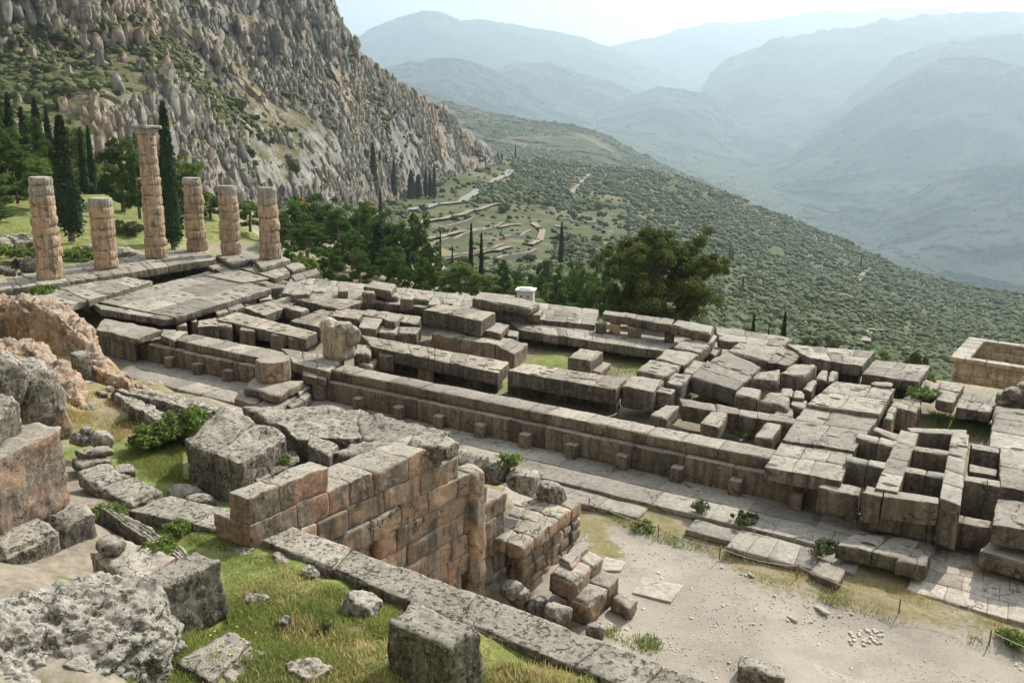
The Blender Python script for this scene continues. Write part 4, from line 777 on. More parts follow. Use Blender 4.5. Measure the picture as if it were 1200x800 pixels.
lump('rubble_pile', 'loose stones heaped in the gap below the rubble corner, just behind the kerb', 'rubble', 'near', [dict(c=P(608, 700, -2.5), rad=(.35, .3, .35), sub=3, seed=31, rough=.1), dict(c=P(630, 712, -2.6), rad=(.4, .3, .35), sub=3, seed=32, rough=.1), dict(c=P(655, 722, -2.5), rad=(.4, .35, .4), sub=3, seed=33, rough=.1), dict(c=P(600, 690, -2.2), rad=(.35, .35, .3), sub=3, seed=34, rough=.1)])
# kerb
kb = empty('kerb_wall', (50, -16, 2.3), 'long grey capping kerb running diagonally across the foreground to the bottom edge', 'wall')
K = dict(rough=.02, r=.05, ds=.08, gap=.003, dz=.006, chip=1.5, freq=3.0)
mb = MB()
for c_, n_u in (((200,580,322,610,300,630,150,598), 2), ((322,610,560,695,535,727,300,630), 2), ((560,695,710,752,672,780,535,727), 1), ((710,752,1060,885,1060,940,672,780), 4)): field(mb, quad(*c_, z=2.3), .5, n_u, 1, **K)
o = mb.build('capping', M['near'], kb); o.location = -np.array(kb.location)
mb = MB()
for c_, n_u in (((204,584,322,614,304,630,158,599), 3), ((324,615,559,698,540,722,306,632), 4), ((561,698,1058,888,1058,930,542,723), 7)): field(mb, quad(*c_, z=1.78), 4.9, n_u, 1, 6, **dict(K, r=.05, rough=.04, ds=.3))
o = mb.build('retaining_face', M['orange'], kb); o.location = -np.array(kb.location)
# big single blocks
S('stone_block', 'dark square block with a rough top, cut by the bottom edge in the grass', 'block', 'near', [((484,700,568,735,527,759,452,728), 3.5, 1.5, 1, 1, dict(rough=.05, r=.1, ds=.045, chip=1.5, freq=3))], smooth=True)
S('stone_block', 'large squared block with one grey lit end, beside the pale karst rock', 'block', 'near', [((158,680,229,645,263,653,192,690), 3.35, 1.15, 1, 1, dict(rough=.05, r=.09, ds=.05, chip=1.5, freq=3))], smooth=True)
S('stone_block', 'brown lower block behind the large squared block, carrying the grey cobble', 'block', 'nearo', [((104,646,140,626,208,653,157,684), 3.15, 1.1, 1, 1, dict(rough=.06, r=.09, ds=.06, chip=1.5, freq=3))], smooth=True)
lump('cobble', 'smooth grey cobble resting on the brown block at lower left', 'stone', 'near', [dict(c=P(130, 640, 3.3), rad=(.27, .22, .17), rot=.4, sub=4, seed=5, ang=.35, rough=.04)])
S('low_wall', 'low line of rough stones behind the cobble, edging the grass', 'wall', 'near', [((112,592,152,604,222,645,212,655), 2.5, .5, 4, 1, dict(F1, r=.09, dz=.04))], smooth=True)
S('stone_slab', 'flat rock slab in the ground in front of the large squared block', 'slab', 'near', [((206,775,268,737,300,748,245,800), 2.72, .5, 1, 1, F1), ((250,772,296,752,322,765,280,830), 2.66, .4, 1, 1, F1)], smooth=True)
S('stone_block', 'flat-topped grey block at the corner of the lawn', 'block', 'near', [((112,571,156,556,193,573,150,589), 2.15, .75, 1, 1, dict(F1, ds=.06, r=.09, rough=.04))], smooth=True)
S('stone_slab', 'rough flat slab leaning behind the grey block at the corner of the lawn', 'slab', 'near', [((90,553,124,542,153,555,113,571), 2.2, .35, 1, 1, F1)], smooth=True)
S('stone_slab', 'thin dark slab just above the rough flat slab by the lawn', 'slab', 'near', [((128,546,150,541,160,548,138,553), 1.9, .3, 1, 1, F1)], smooth=True)
S('stone_slab', 'upper of two stacked flat stones left of the lawn', 'slab', 'near', [((85,526,128,521,134,527,95,531), 2.25, .2, 1, 1, F1)], smooth=True)
S('stone_slab', 'lower of two stacked flat stones left of the lawn', 'slab', 'near', [((82,536,124,531,131,540,92,546), 2.05, .25, 1, 1, F1)], smooth=True)
lump('rubble_pile', 'small white rubble heap on the dry grass left of the lawn', 'rubble', 'white', [dict(c=P(96, 514, 2.05), rad=(.35, .3, .25), sub=3, seed=41), dict(c=P(118, 515, 2.05), rad=(.4, .3, .28), sub=3, seed=42), dict(c=P(101, 506, 2.25), rad=(.2, .16, .14), sub=3, seed=43)])
S('polygonal_wall', 'massive upright red-streaked block at the left edge', 'wall', 'nearo', [((-60,508,40,494,74,500,-20,548), 4.5, 1.75, 1, 1, dict(rough=.09, r=.14, ds=.06, chip=1.6, freq=2.2))], smooth=True)
S('stone_block', 'rough block perched on top of the massive upright block at the left edge', 'block', 'near', [((-60,470,10,459,25,468,-40,500), 5.2, .75, 1, 1, dict(rough=.09, r=.14, ds=.07, chip=1.6))], smooth=True)
S('polygonal_wall', 'lower course of rough blocks under the massive upright block', 'wall', 'near', [((-20,628,88,590,110,600,0,650), 3.05, 1.0, 2, 1, dict(rough=.07, r=.1, ds=.07, chip=1.6)), ((86,596,102,590,112,603,98,610), 2.95, .9, 1, 1, F1)], smooth=True)
lump('karst_rock', 'huge pale pitted karst rock filling the lower left corner', 'rock', 'white', [dict(c=P(85, 765, 3.05), rad=(1.75, 1.15, 1.1), rot=.35, sub=6, seed=77, ang=.75, rough=.18, freq=1.3, oct=4, pits=.26, strat=2.2), dict(c=P(0, 820, 2.9), rad=(1.7, 1.3, 1.3), rot=0, sub=6, seed=78, ang=.75, rough=.18, freq=1.3, oct=4, pits=.26, strat=2.2)])
for (px, py, z, r_, sd_, lab) in [(422,711,2.35,(.42,.34,.26),51,'white speckled rock in the grass, largest one near the dark square block'), (362,670,2.2,(.2,.16,.14),52,'small white rock in the grass left of the kerb middle'), (330,656,2.15,(.3,.2,.1),53,'flat grey rock half sunk in grass, near the kerb'), (282,646,2.15,(.26,.2,.1),54,'low weathered rock in grass behind the squared block corner'), (300,700,2.25,(.25,.2,.09),55,'grey rock nearly buried in long grass beside the squared block'), (232,620,2.15,(.22,.14,.1),56,'small pale rock between the kerb and the row of rough stones'), (335,730,2.4,(.12,.1,.07),57,'tiny orange-white rock beside the rosette plant'), (360,790,2.65,(.35,.28,.16),58,'grey rock at the bottom edge in the grass')]:
    lump('rock', lab, 'rock', 'white' if sd_ in (51, 52) else 'near', [dict(c=P(px, py, z), rad=r_, sub=4, seed=sd_, rough=.08, freq=4)])
lump('stone', 'flat stones fallen in the shadow between the lawn and the kerb', 'stone', 'near', [dict(c=P(215, 578, 1.75), rad=(.45, .3, .2), sub=3, seed=61), dict(c=P(235, 588, 1.9), rad=(.35, .3, .2), sub=3, seed=62), dict(c=P(185, 592, 1.95), rad=(.3, .2, .15), sub=3, seed=63)])
S('stone_block', 'grey block at the bottom edge beside the gravel, right of the kerb', 'block', 'near', [((868,765,918,778,921,795,864,780), -2.45, .6, 1, 1, F1)], smooth=True)
o = S('pavement', None, None, 'pale', [((855,762,905,758,1040,810,960,840), -2.93, .15, 2, 1, dict(rough=.03, r=.03, ds=.2))]); o['kind'] = 'structure'
# crags on the left
def ridge(name, label, mat, path, w0, depth, rough, seed):
    """continuous crag along a crest line; crest points are (px, py, z, half width)"""
    C_ = np.array([[*P(a[0], a[1], a[2])] for a in path]); W_ = np.array([a[3] for a in path])
    t = np.linspace(0, len(path)-1, len(path)*34); k = np.arange(len(path))
    C = np.stack([np.interp(t, k, C_[:, i]) for i in range(3)], 1); W2 = np.interp(t, k, W_)
    d = np.gradient(C, axis=0); d[:, 2] = 0; d /= np.linalg.norm(d, axis=1)[:, None]; n_ = np.stack([d[:, 1], -d[:, 0], 0*d[:, 0]], 1)
    th = np.linspace(-1, 1, 90); prof = np.sign(th)*np.abs(th)**.55; drop = np.abs(th)**2.6
    V_ = C[:, None]+n_[:, None]*(prof[None, :, None]*W2[:, None, None])-np.array([0, 0, 1])*(drop*depth)[None, :, None]
    sh = V_.shape; V_ = V_.reshape(-1, 3); out = (n_[:, None]*prof[None, :, None]+np.array([0, 0, 1.])*(1-np.abs(prof))[None, :, None]).reshape(-1, 3); out /= np.linalg.norm(out, axis=1)[:, None]+1e-6
    k1 = fbm(V_*.9+seed, 4)*rough+np.round(fbm(V_*1.7+seed, 3)*3)/3*rough*.35-np.clip(fbm(V_*2.2+seed, 4, True)-.15, 0, 1)*rough*.55+fbm(V_*6, 3)*rough*.16
    V_ = V_+out*k1[:, None]+vecnoise(V_*5, 2)*.05
    mb = MB().add(V_, gridfaces(sh[0], sh[1])); tag(mb.build(name, M[mat], loc=C[0], smooth=False), label, 'rock')
ridge('conglomerate_crag', 'reddish conglomerate ridge curling from the left edge down to the paving', 'crag', [(-130,365,.5,.7),(-90,350,3.2,1.3),(-30,346,3.1,1.3),(15,345,3.0,1.25),(50,352,2.9,1.1),(78,366,2.8,1.0),(97,386,2.5,.85),(108,410,2.1,.7),(120,432,1.75,.6),(145,446,1.6,.5),(172,452,1.35,.35),(184,456,.6,.15)], 1, 4.6, .5, 3)
ridge('conglomerate_crag', 'lower rubble crag with dry grass on top, in front of the reddish ridge', 'crag', [(-130,430,1.2,.8),(-90,410,4.1,1.6),(-20,398,3.8,1.5),(25,400,3.5,1.3),(55,418,3.1,1.1),(75,442,2.6,.8),(88,468,2.1,.5),(93,482,1.0,.25)], 1, 4.2, .42, 9)
lump('boulder', 'smooth grey rounded boulder standing below the orange crag', 'boulder', 'near', [dict(c=P(38, 465, 3.2), rad=(.85, .7, 1.15), sub=5, seed=8, rough=.2, freq=1.3, ang=.4)])
lump('boulder', 'tall grey boulder at the left edge behind the upright block', 'boulder', 'near', [dict(c=P(2, 450, 3.8), rad=(.7, .6, .9), sub=5, seed=9, rough=.16, freq=1.3, ang=.5)])
lump('boulder', 'pinkish wedge boulder at the foot of the grey rounded boulder', 'boulder', 'nearo', [dict(c=P(62, 490, 2.3), rad=(.5, .4, .65), sub=4, seed=10, rough=.12)])
lump('boulder', 'grey upright boulder tucked under the end of the conglomerate ridge', 'boulder', 'near', [dict(c=P(96, 432, 1.9), rad=(.4, .4, .8), sub=4, seed=11, rough=.1), dict(c=P(105, 455, 1.7), rad=(.3, .3, .3), sub=3, seed=12)])
lump('rubble_pile', 'scatter of small stones at the foot of the conglomerate ridge', 'rubble', 'near', [dict(c=P(x_, y_, 1.75), rad=(.22, .18, .14), sub=2, seed=90+i) for i, (x_, y_) in enumerate([(112,458),(120,462),(128,456),(135,462),(96,470),(105,478),(88,462),(80,478)])])
# slabs east of the columns, ruins on the lawn
lump('low_ruin_wall', 'grey low ruined wall on the lawn, left of the leftmost column', 'wall', 'near', [dict(c=gz(x_, y_)+[0, 0, .35], rad=(1.3, .9, .8), sub=3, seed=100+i, rough=.3) for i, (x_, y_) in enumerate([(0,293),(12,290),(24,288),(36,292),(8,298),(30,296)])])
lump('low_ruin_wall', 'low broken wall on the grass between the short column and the tallest one', 'wall', 'near', [dict(c=gz(x_, y_)+[0, 0, .3], rad=(1.0, .7, .6), sub=3, seed=120+i, rough=.3) for i, (x_, y_) in enumerate([(142,300),(150,304),(98,302),(105,298),(158,307)])])
lump('standing_stone', 'short grey standing stone next to the seated person at the left edge', 'stone', 'near', [dict(c=P(33, 312, .4), rad=(.55, .45, .75), sub=4, seed=14, rough=.1)])
lump('stone', 'low rounded block the person sits on, left of the leftmost column', 'stone', 'near', [dict(c=P(12, 319, .15), rad=(.6, .4, .3), sub=3, seed=16, rough=.08), dict(c=P(2, 317, .15), rad=(.5, .4, .35), sub=3, seed=17, rough=.08)])
# loose stones by the treasury
lump('rubble_pile', 'grey loose stones piled beside the treasury at the right edge', 'rubble', 'near', [dict(c=P(x_, y_, z_), rad=(r__, r__*.8, r__*.8), sub=3, seed=140+i, rough=.08) for i, (x_, y_, z_, r__) in enumerate([(1181,468,-.7,.5),(1192,472,-.8,.5),(1186,461,-.2,.42),(1203,466,-.4,.55),(1178,474,-.9,.35),(1200,455,.0,.4),(1215,468,-.5,.6)])])
# ================================================================ BUILDINGS AND FURNITURE
def boxw(mb, A, u, v, a, b, c, d, z0, z1, **k):
    """box between distances a..b along u and c..d along v from A"""
    q = [A+u*a+v*c, A+u*b+v*c, A+u*b+v*d, A+u*a+v*d]; q = [np.array([t[0], t[1], z1]) for t in q]
    field(mb, q, z1-z0, **k)
A_ = P(1113, 418, -5.0); B_ = P(1135, 394.5, -5.0); v_ = B_-A_; wid = np.linalg.norm(v_); v_ /= wid; u_ = np.array([v_[1], -v_[0], 0])
tr = empty('treasury', (A_[0], A_[1], -12), 'small roofless honey-coloured stone treasury at the right edge behind the ruins', 'building')
def bt(name, fn, mat='treasury'):
    mb = MB(); fn(mb); o = mb.build(name, M[mat], tr); o.location = -np.array(tr.location)
T1 = dict(rough=.02, r=.05, ds=.5, gap=.02, dz=0)
bt('wall', lambda m: boxw(m, A_, u_, v_, .25, 9.7, .25, .8, -12, -5.3, nu=7, nc=14, **T1))
bt('wall', lambda m: boxw(m, A_, u_, v_, .25, .8, .82, wid-.82, -12, -5.3, nv=4, nc=14, **T1))
bt('wall', lambda m: boxw(m, A_, u_, v_, .25, 9.7, wid-.8, wid-.25, -12, -5.3, nu=7, nc=14, **T1))
bt('wall', lambda m: (boxw(m, A_, u_, v_, 6.6, 7.1, .82, 2.3, -12, -5.5, nv=1, nc=14, **T1), boxw(m, A_, u_, v_, 6.6, 7.1, wid-2.3, wid-.82, -12, -5.5, nv=1, nc=14, **T1), boxw(m, A_, u_, v_, 6.6, 7.1, 2.3, wid-2.3, -6.2, -5.5, nv=1, nc=1, **T1)))
bt('cornice', lambda m: (boxw(m, A_, u_, v_, 0, 9.9, 0, .82, -5.3, -5.0, nu=8, **dict(T1, r=.05, rough=.03)), boxw(m, A_, u_, v_, 0, 1.2, .83, wid-.83, -5.3, -5.02, nv=4, **dict(T1, r=.05, rough=.03)), boxw(m, A_, u_, v_, 0, 9.9, wid-.82, wid, -5.3, -5.0, nu=8, **dict(T1, r=.05, rough=.03))), 'marble')
bt('floor_slab', lambda m: boxw(m, A_, u_, v_, .9, 9.6, .9, wid-.9, -9.2, -9.0, nu=3, nv=3, **T1), 'greyp')
# cabinet
def cyl(mb, a, b, ra, rb=None, n=8, cap=True):
    a = np.array(a, float); b = np.array(b, float); rb = ra if rb is None else rb; d = b-a; d /= np.linalg.norm(d)+1e-9
    s = np.cross(d, [0, 0, 1.]) if abs(d[2]) < .9 else np.cross(d, [1., 0, 0]); s /= np.linalg.norm(s); t = np.cross(d, s)
    th = np.linspace(0, 2*PI, n, endpoint=False); c = np.cos(th)[:, None]*s+np.sin(th)[:, None]*t
    k = np.arange(n); kn = (k+1) % n
    mb.add(np.vstack([a+c*ra, b+c*rb]), np.stack([k, kn, kn+n, k+n], 1)[:, ::-1])
    if cap: mb.add(np.vstack([b+c*rb, [b]]), np.stack([k, kn, np.full(n, n)], 1)[:, ::-1])
ck = PD(616, 352, 64.5); ct = PD(616, 340, 64.5)[2]; gb = G(ck[0], ck[1])-.2
cb = empty('cabinet', (ck[0], ck[1], gb), 'small grey box-shaped cabinet with a white lid behind the far edge of the ruins', 'cabinet')
def cp_(name, pts, mat):
    mb = MB()
    for (x0, x1, y0, y1, z0, z1) in pts: field(mb, [[x0, y0, z1], [x1, y0, z1], [x1, y1, z1], [x0, y1, z1]], z1-z0, rough=0, r=.015, ds=2, chip=0)
    return mb.build(name, M[mat], cb)
hc = ct-gb
cp_('body', [(-.62, .62, -.5, .5, 0, hc)], 'metal'); cp_('lid', [(-.75, .75, -.62, .62, hc+.02, hc+.11), (-.45, .45, -.4, .4, hc+.11, hc+.2)], 'hutw')
cp_('door', [(-.5, -.04, -.525, -.505, .2, hc-.12)], 'metal'); cp_('door', [(.04, .5, -.525, -.505, .2, hc-.12)], 'metal'); cp_('vent', [(-.36, -.18, -.54, -.527, hc-.5, hc-.3)], 'rust'); cp_('vent', [(.18, .36, -.54, -.527, hc-.5, hc-.3)], 'rust')
cb.rotation_euler = (0, 0, .35)
# rope barrier along the gravel path
rp = [(1159,755),(1053,719),(934,677),(843,655),(771,629.5),(690,598)]
pts = [gz(*q, z0=-2.9) for q in rp]; pts.insert(0, pts[0]+(pts[0]-pts[1]))
rb = empty('rope_barrier', pts[1], 'low rope barrier on thin rusty posts along the grassy edge of the gravel path', 'barrier')
for q in pts:
    mb = MB(); cyl(mb, q-[0, 0, .3], q+[0, 0, .44], .022); rock(mb, q+[0, 0, .45], (.032, .032, .03), sub=1, rough=0, ang=0); o = mb.build('post', M['rust'], rb); o.location = -np.array(rb.location)
mb = MB()
for a, b in zip(pts[:-1], pts[1:]):
    t = np.linspace(0, 1, 9); c = a+(b-a)*t[:, None]; c[:, 2] = (a[2]+(b[2]-a[2])*t)+.41-.14*4*t*(1-t)
    for i in range(8): cyl(mb, c[i], c[i+1], .007, n=5, cap=False)
o = mb.build('rope', M['rope'], rb); o.location = -np.array(rb.location)
# person seated by the stones, far left
def person():
    base = P(20, 318, .12)
    V_ = [(0, 0, .28), (0, -.02, .5), (0, .0, .72), (0, .03, .82), (0, .05, .98), (.1, .0, .27), (.14, -.38, .34), (.15, -.46, .02), (.15, -.58, .0), (-.1, .0, .27), (-.14, -.36, .36), (-.15, -.5, .02), (-.15, -.62, .0), (.19, .0, .7), (.25, -.12, .47), (.12, -.32, .4), (-.19, .0, .7), (-.25, -.12, .47), (-.10, -.32, .42)]
    E_ = [(0, 1), (1, 2), (2, 3), (3, 4), (0, 5), (5, 6), (6, 7), (7, 8), (0, 9), (9, 10), (10, 11), (11, 12), (2, 13), (13, 14), (14, 15), (2, 16), (16, 17), (17, 18)]
    Rd = [.15, .13, .13, .055, .095, .09, .065, .045, .035, .09, .065, .045, .035, .06, .045, .03, .06, .045, .03]
    me = bpy.data.meshes.new('person'); me.from_pydata(V_, E_, []); o = bpy.data.objects.new('person', me); COL.objects.link(o)
    sk = o.modifiers.new('skin', 'SKIN'); me.skin_vertices[0].data[0].use_root = True
    for i, r in enumerate(Rd): me.skin_vertices[0].data[i].radius = (r, r)
    sb_ = o.modifiers.new('sub', 'SUBSURF'); sb_.levels = 1; sb_.render_levels = 2
    me.materials.append(M['cloth']); o.location = base; o.rotation_euler = (0, 0, .6)
    tag(o, 'person in dark clothes sitting on a low stone left of the columns', 'person')
    mb = MB(); rock(mb, (0, .035, 1.0), (.085, .1, .115), sub=3, ang=0, rough=.004); f = mb.build('face', M['skin'], o)
    mb = MB(); rock(mb, (0, .06, 1.035), (.1, .11, .115), sub=3, ang=0, rough=.01); f = mb.build('hair', M['cloth'], o)
person()
# ================================================================ VEGETATION
def tube(mb, pts, radii, n=7):
    for i in range(len(pts)-1): cyl(mb, pts[i], pts[i+1], radii[i], radii[i+1], n, cap=False)
def leaves(mb, cen, rad, per, size, flat=1.0, rs=RNG, droop=0.0, outer=.55):
    """many small leaf faces through each clump's volume"""
    n = len(cen)*per; c = np.repeat(cen, per, 0); r = np.repeat(rad, per)
    d = rs.normal(size=(n, 3)); d /= np.linalg.norm(d, axis=1)[:, None]; rr = rs.random(n)**outer
    p = c+d*(r*rr)[:, None]*[1, 1, flat]
    a = rs.normal(size=(n, 3)); a[:, 2] -= droop; a /= np.linalg.norm(a, axis=1)[:, None]
    b = np.cross(a, d+rs.normal(size=(n, 3))*.5); b /= np.linalg.norm(b, axis=1)[:, None]
    s = size*rs.uniform(.6, 1.4, n)[:, None]
    v = np.stack([p-b*s*.45, p+a*s*.9+b*s*.1, p+b*s*.5, p-a*s*.7], 1).reshape(-1, 3)
    k = np.arange(n)*4; mb.add(v, np.stack([k, k+1, k+2, k+3], 1))
def tree_proto(name, kind, seed, mat, H=10.):
    rs = np.random.default_rng(seed); root = bpy.data.objects.new(name, None); COL.objects.link(root)
    tr_ = MB(); cr = MB()
    if kind == 'cypress':
        tube(tr_, [(0, 0, 0), (0, 0, H*.12), (0.03, 0, H*.6)], [.22, .18, .06])
        n = 420; t = rs.random(n)**.85; z = .07*H+t*.93*H; R_ = .98*np.minimum(1, (t*6)**.6+.25)*(1-t)**.62*1.05
        a = rs.random(n)*2*PI; q = rs.random(n)**.4*R_*.82; cen = np.stack([np.cos(a)*q, np.sin(a)*q, z], 1)
        leaves(cr, cen, .16+.2*(1-t), 15, .17, 2.0, rs)
        v, f = ICO[3]; tt = (v[:, 2]+1)/2; rr = .78*np.minimum(1, (tt*6)**.6+.2)*(1-tt)**.6
        dn = np.linalg.norm(v[:, :2], axis=1)+1e-6; vv = np.stack([v[:, 0]/dn*rr, v[:, 1]/dn*rr, .09*H+tt*.86*H], 1); vv += vecnoise(vv*2, 2)*.15; cr.add(vv, f)
    elif kind == 'cone':
        tube(tr_, [(0, 0, 0), (0, 0, H*.5), (0, 0, H*.95)], [.22, .13, .03])
        cen = []; rad = []
        for z in np.linspace(.1, .97, 22):
            R_ = 2.9*(1-z)**.8*(.8+.4*rs.random()); m_ = max(2, int(11*(1-z)+2))
            for k in range(m_):
                a = rs.random()*2*PI; q = R_*rs.uniform(.35, 1); cen.append((math.cos(a)*q, math.sin(a)*q, z*H-q*.12+rs.normal()*.12)); rad.append(.32+.36*(1-z))
        leaves(cr, np.array(cen), np.array(rad), 60, .19, .6, rs)
    elif kind in ('pine', 'big'):
        big = kind == 'big'; W_ = 7.2 if big else 3.4; nb = 36 if big else 13; cen = []; rad = []
        tp = [(0, 0, 0), (.15, .1, H*.3), (-.1, .2, H*.6), (.1, .1, H*.9)]; tube(tr_, tp, [.38, .3, .2, .06])
        for k in range(nb):
            a = k*2.4+rs.normal()*.3; t = (k+.5)/nb; z0 = H*((.10 if big else .18)+(.72 if big else .62)*t); prof_ = (math.sin(PI*min(1, .22+.78*t))**.6 if big else math.sin(PI*min(1, .2+.8*t*.95))**.7)
            L_ = W_*prof_*(rs.uniform(.72, .98) if big else rs.uniform(.55, 1.05))+.4; z1 = z0+L_*rs.uniform(.1, .45)
            e = np.array([math.cos(a)*L_, math.sin(a)*L_, min(z1, H*.97)]); s0 = np.array([0, 0, z0])
            md = (s0+e)/2+[0, 0, -.15*L_*.3]; tube(tr_, [s0, md, e], [.13, .09, .03], 5)
            for j in range(16 if big else 9):
                f_ = rs.uniform(.4, 1.08); c = s0+(e-s0)*f_+rs.normal(size=3)*[.5, .5, .28]*(1.15 if big else .8); cen.append(c); rad.append(rs.uniform(.38, .85))
        for j in range(12): cen.append(np.array([rs.normal()*1.1, rs.normal()*1.1, H*rs.uniform(.82, .99)])); rad.append(rs.uniform(.4, .8))
        leaves(cr, np.array(cen), np.array(rad)*(1.2 if big else 1.12), 170 if big else 120, .19, .66, rs)
    elif kind == 'olive':
        tube(tr_, [(0, 0, 0), (.2, 0, H*.25), (0, .2, H*.5)], [.5, .38, .2], 6); cen = []; rad = []
        for k in range(34):
            a = rs.random()*2*PI; q = rs.random()**.6*4.2; z = H*.5+rs.uniform(-1, 1)*H*.32*math.sqrt(max(.05, 1-(q/4.6)**2)); cen.append((math.cos(a)*q, math.sin(a)*q, z)); rad.append(rs.uniform(.9, 1.7))
        for k in range(4): e = cen[k*5]; tube(tr_, [(0, .2, H*.28), e], [.22, .06], 5)
        leaves(cr, np.array(cen), np.array(rad), 90, .42, .8, rs)
    elif kind == 'shrub':
        tube(tr_, [(0, 0, 0), (0, 0, H*.3)], [.25, .1], 5); cen = []; rad = []
        for k in range(60):
            a = rs.random()*2*PI; q = rs.random()**.5*5; z = H*.45*(1.1-(q/6.5)**2)*rs.uniform(.35, 1.9); cen.append((math.cos(a)*q, math.sin(a)*q, max(.5, z))); rad.append(rs.uniform(.8, 1.5))
        leaves(cr, np.array(cen), np.array(rad), 80, .42, .8, rs)
    tr_.build('trunk', M['bark'], root); cr.build('crown', M[mat], root)
    root['_w'] = {'cypress': 1.95, 'cone': 5.6, 'pine': 7.4, 'big': 14.5, 'olive': 10.5, 'shrub': 12.0}[kind]; root['_used'] = 0
    return root
PR = {}
def proto(kind, mat, var=0):
    k = (kind, mat, var)
    if k not in PR: PR[k] = tree_proto('tree', kind, 100+var*7+len(PR), mat)
    return PR[k]
def plant(name, kind, mat, base, top_z, wpx, label, cat='tree', group=None, var=0):
    base = np.asarray(base, float); pr = proto(kind, mat, var); H = top_z-base[2]; W_ = wpx*((base-CAM) @ FW)/FPX
    o = pr if not pr['_used'] else copy_tree(pr)
    o['_used'] = 1; o.name = name; o.location = base; s = W_/pr['_w']; o.scale = (s, s, H/10.0); o.rotation_euler = (0, 0, RNG.random()*6.28)
    for k in ('label', 'category', 'group'):
        if k in o: del o[k]
    tag(o, label, cat, group); return o
def near(px, D): q = PD(px, 300, D); return np.array([q[0], q[1], G(q[0], q[1])-.1])
def tn(name, kind, mat, px, pt, wpx, D, label, **k):
    b = near(px, D); return plant(name, kind, mat, b, PD(px, pt, D)[2], wpx, label, **k)
def tf(name, kind, mat, px, pt, pb, wpx, label, **k):
    b = onB(np.array([px*1.]), np.array([pb*1.]))[0]; D = np.hypot(*(b-CAM)[:2]); b = b-[0, 0, .3]; return plant(name, kind, mat, b, PD(px, pt, D)[2], wpx, label, **k)
tn('cypress_tree', 'cypress', 'cyp', 86, 138, 36, 92, 'thick dark cypress standing between the leftmost column and the short column')
tn('cypress_tree', 'cypress', 'cyp', 204, 124, 29, 92, 'tall slim cypress close behind the tallest column', var=1)
tn('cypress_tree', 'cypress', 'cyp', 108, 152, 13, 128, 'left one of two slender cypresses behind the short column', var=1)
tn('cypress_tree', 'cypress', 'cyp', 117, 150, 12, 132, 'right one of two slender cypresses behind the short column')
for i, (px, pt, w_, D) in enumerate([(14,90,26,120),(30,112,20,125),(-8,100,26,118),(44,128,18,130),(60,118,22,134),(4,130,20,128),(72,130,16,140),(-30,90,30,118)]):
    tn('cypress_tree', 'cypress', 'cyp', px, pt, w_, D, 'dark cypress in the dense stand at the upper left edge', group='dark cypresses in the stand at the left', var=i % 2)
for px, pt, w_, D, mat, lab, var in [(58,185,48,108,'pinel','bright green pine between the dark stand and the leftmost column',0),(103,140,52,140,'pinel','light green pine rising behind the thick dark cypress',1),(6,200,40,104,'pinel','bright green pine low at the left edge',1),(150,162,60,118,'pine','dark spreading pine left of the tallest column',0),(168,180,40,112,'pine','pine with bare leaning trunk right behind the tallest column',2),(226,182,58,112,'pinel','pine showing on both sides of the fourth column',1),(28,215,36,112,'pine','dark low pine left of the leftmost column',1),(250,225,40,118,'pine','dark pine between the fourth and the fifth column',0),(295,235,38,112,'pinel','light bushy pine between the two rightmost columns',2),(80,240,26,125,'pine','low dark pine at the foot of the thick cypress',2)]:
    tn('pine_tree', 'pine', mat, px, pt, w_, D, lab, var=var)
for i, (px, pt, w_, D) in enumerate([(12,112,50,126),(-25,100,60,122),(52,140,44,130),(20,150,60,112),(45,170,50,118),(-20,160,70,110),(90,200,44,130),(5,240,40,100),(130,205,40,135)]):
    tn('pine_tree', 'pine', 'pine', px, pt, w_, D, 'dark pine filling the stand of trees at the left edge', group='dark pines in the stand at the left', var=i % 3)
for i, (px, pt, w_, D) in enumerate([(338,288,44,84),(385,292,46,82),(420,296,44,80),(465,300,40,78),(498,302,40,78)]):
    tn('pine_tree', 'pine', 'pine', px, pt, w_, D, 'low dark pine along the front of the grove right of the columns', group='low pines fronting the grove', var=i % 3)
for i, (px, pt, w_, D) in enumerate([(548,322,40,98),(578,326,38,96),(606,320,38,104),(632,322,40,100),(664,326,40,98),(694,322,44,104),(722,332,38,96),(672,308,34,125),(638,306,32,125),(712,310,34,120)]):
    tn('pine_tree', 'pine', 'pine', px, pt, w_, D, 'pine in the row of trees just beyond the far edge of the ruins', group='pines beyond the far edge of the ruins', var=i % 3)
tn('shrub', 'shrub', 'shrub', 357, 289, 40, 76, 'round pale green shrub just right of the rightmost column', cat='shrub')
for i, (px, pt, w_, D, mat) in enumerate([(345,236,66,112,'pine'),(372,228,60,120,'pine'),(398,246,58,108,'pine'),(425,238,60,116,'pine'),(442,246,54,100,'pine'),(470,262,44,98,'pine'),(488,250,48,106,'pine'),(360,262,46,98,'pine'),(330,256,40,106,'pine'),(505,285,36,96,'pine'),(412,270,44,94,'pine'),(455,290,40,90,'pine')]):
    tn('pine_tree', 'pine', mat, px, pt, w_, D, 'dark pine in the grove right of the columns', group='dark pines in the grove right of the columns', var=i % 3)
tn('cypress_tree', 'cypress', 'cyp', 444, 262, 24, 92, 'broad dark cypress in the middle of the pine grove')
tn('cypress_tree', 'cypress', 'cyp', 478, 292, 13, 90, 'short cypress at the right of the pine grove', var=1)
for px, pt, w_, D, lab, v_r in [(552,264,9,110,'tallest of the slim cypresses beyond the far edge, pair to the left',0),(564,275,8,116,'slightly shorter cypress right beside the tallest slim one',1),(516,273,6,135,'thin cypress left of the slim pair, before the terraces',1),(530,290,5,140,'very small cypress before the ruined terraces',0)]:
    tn('cypress_tree', 'cypress', 'cyp', px, pt, w_, D, lab, var=v_r)
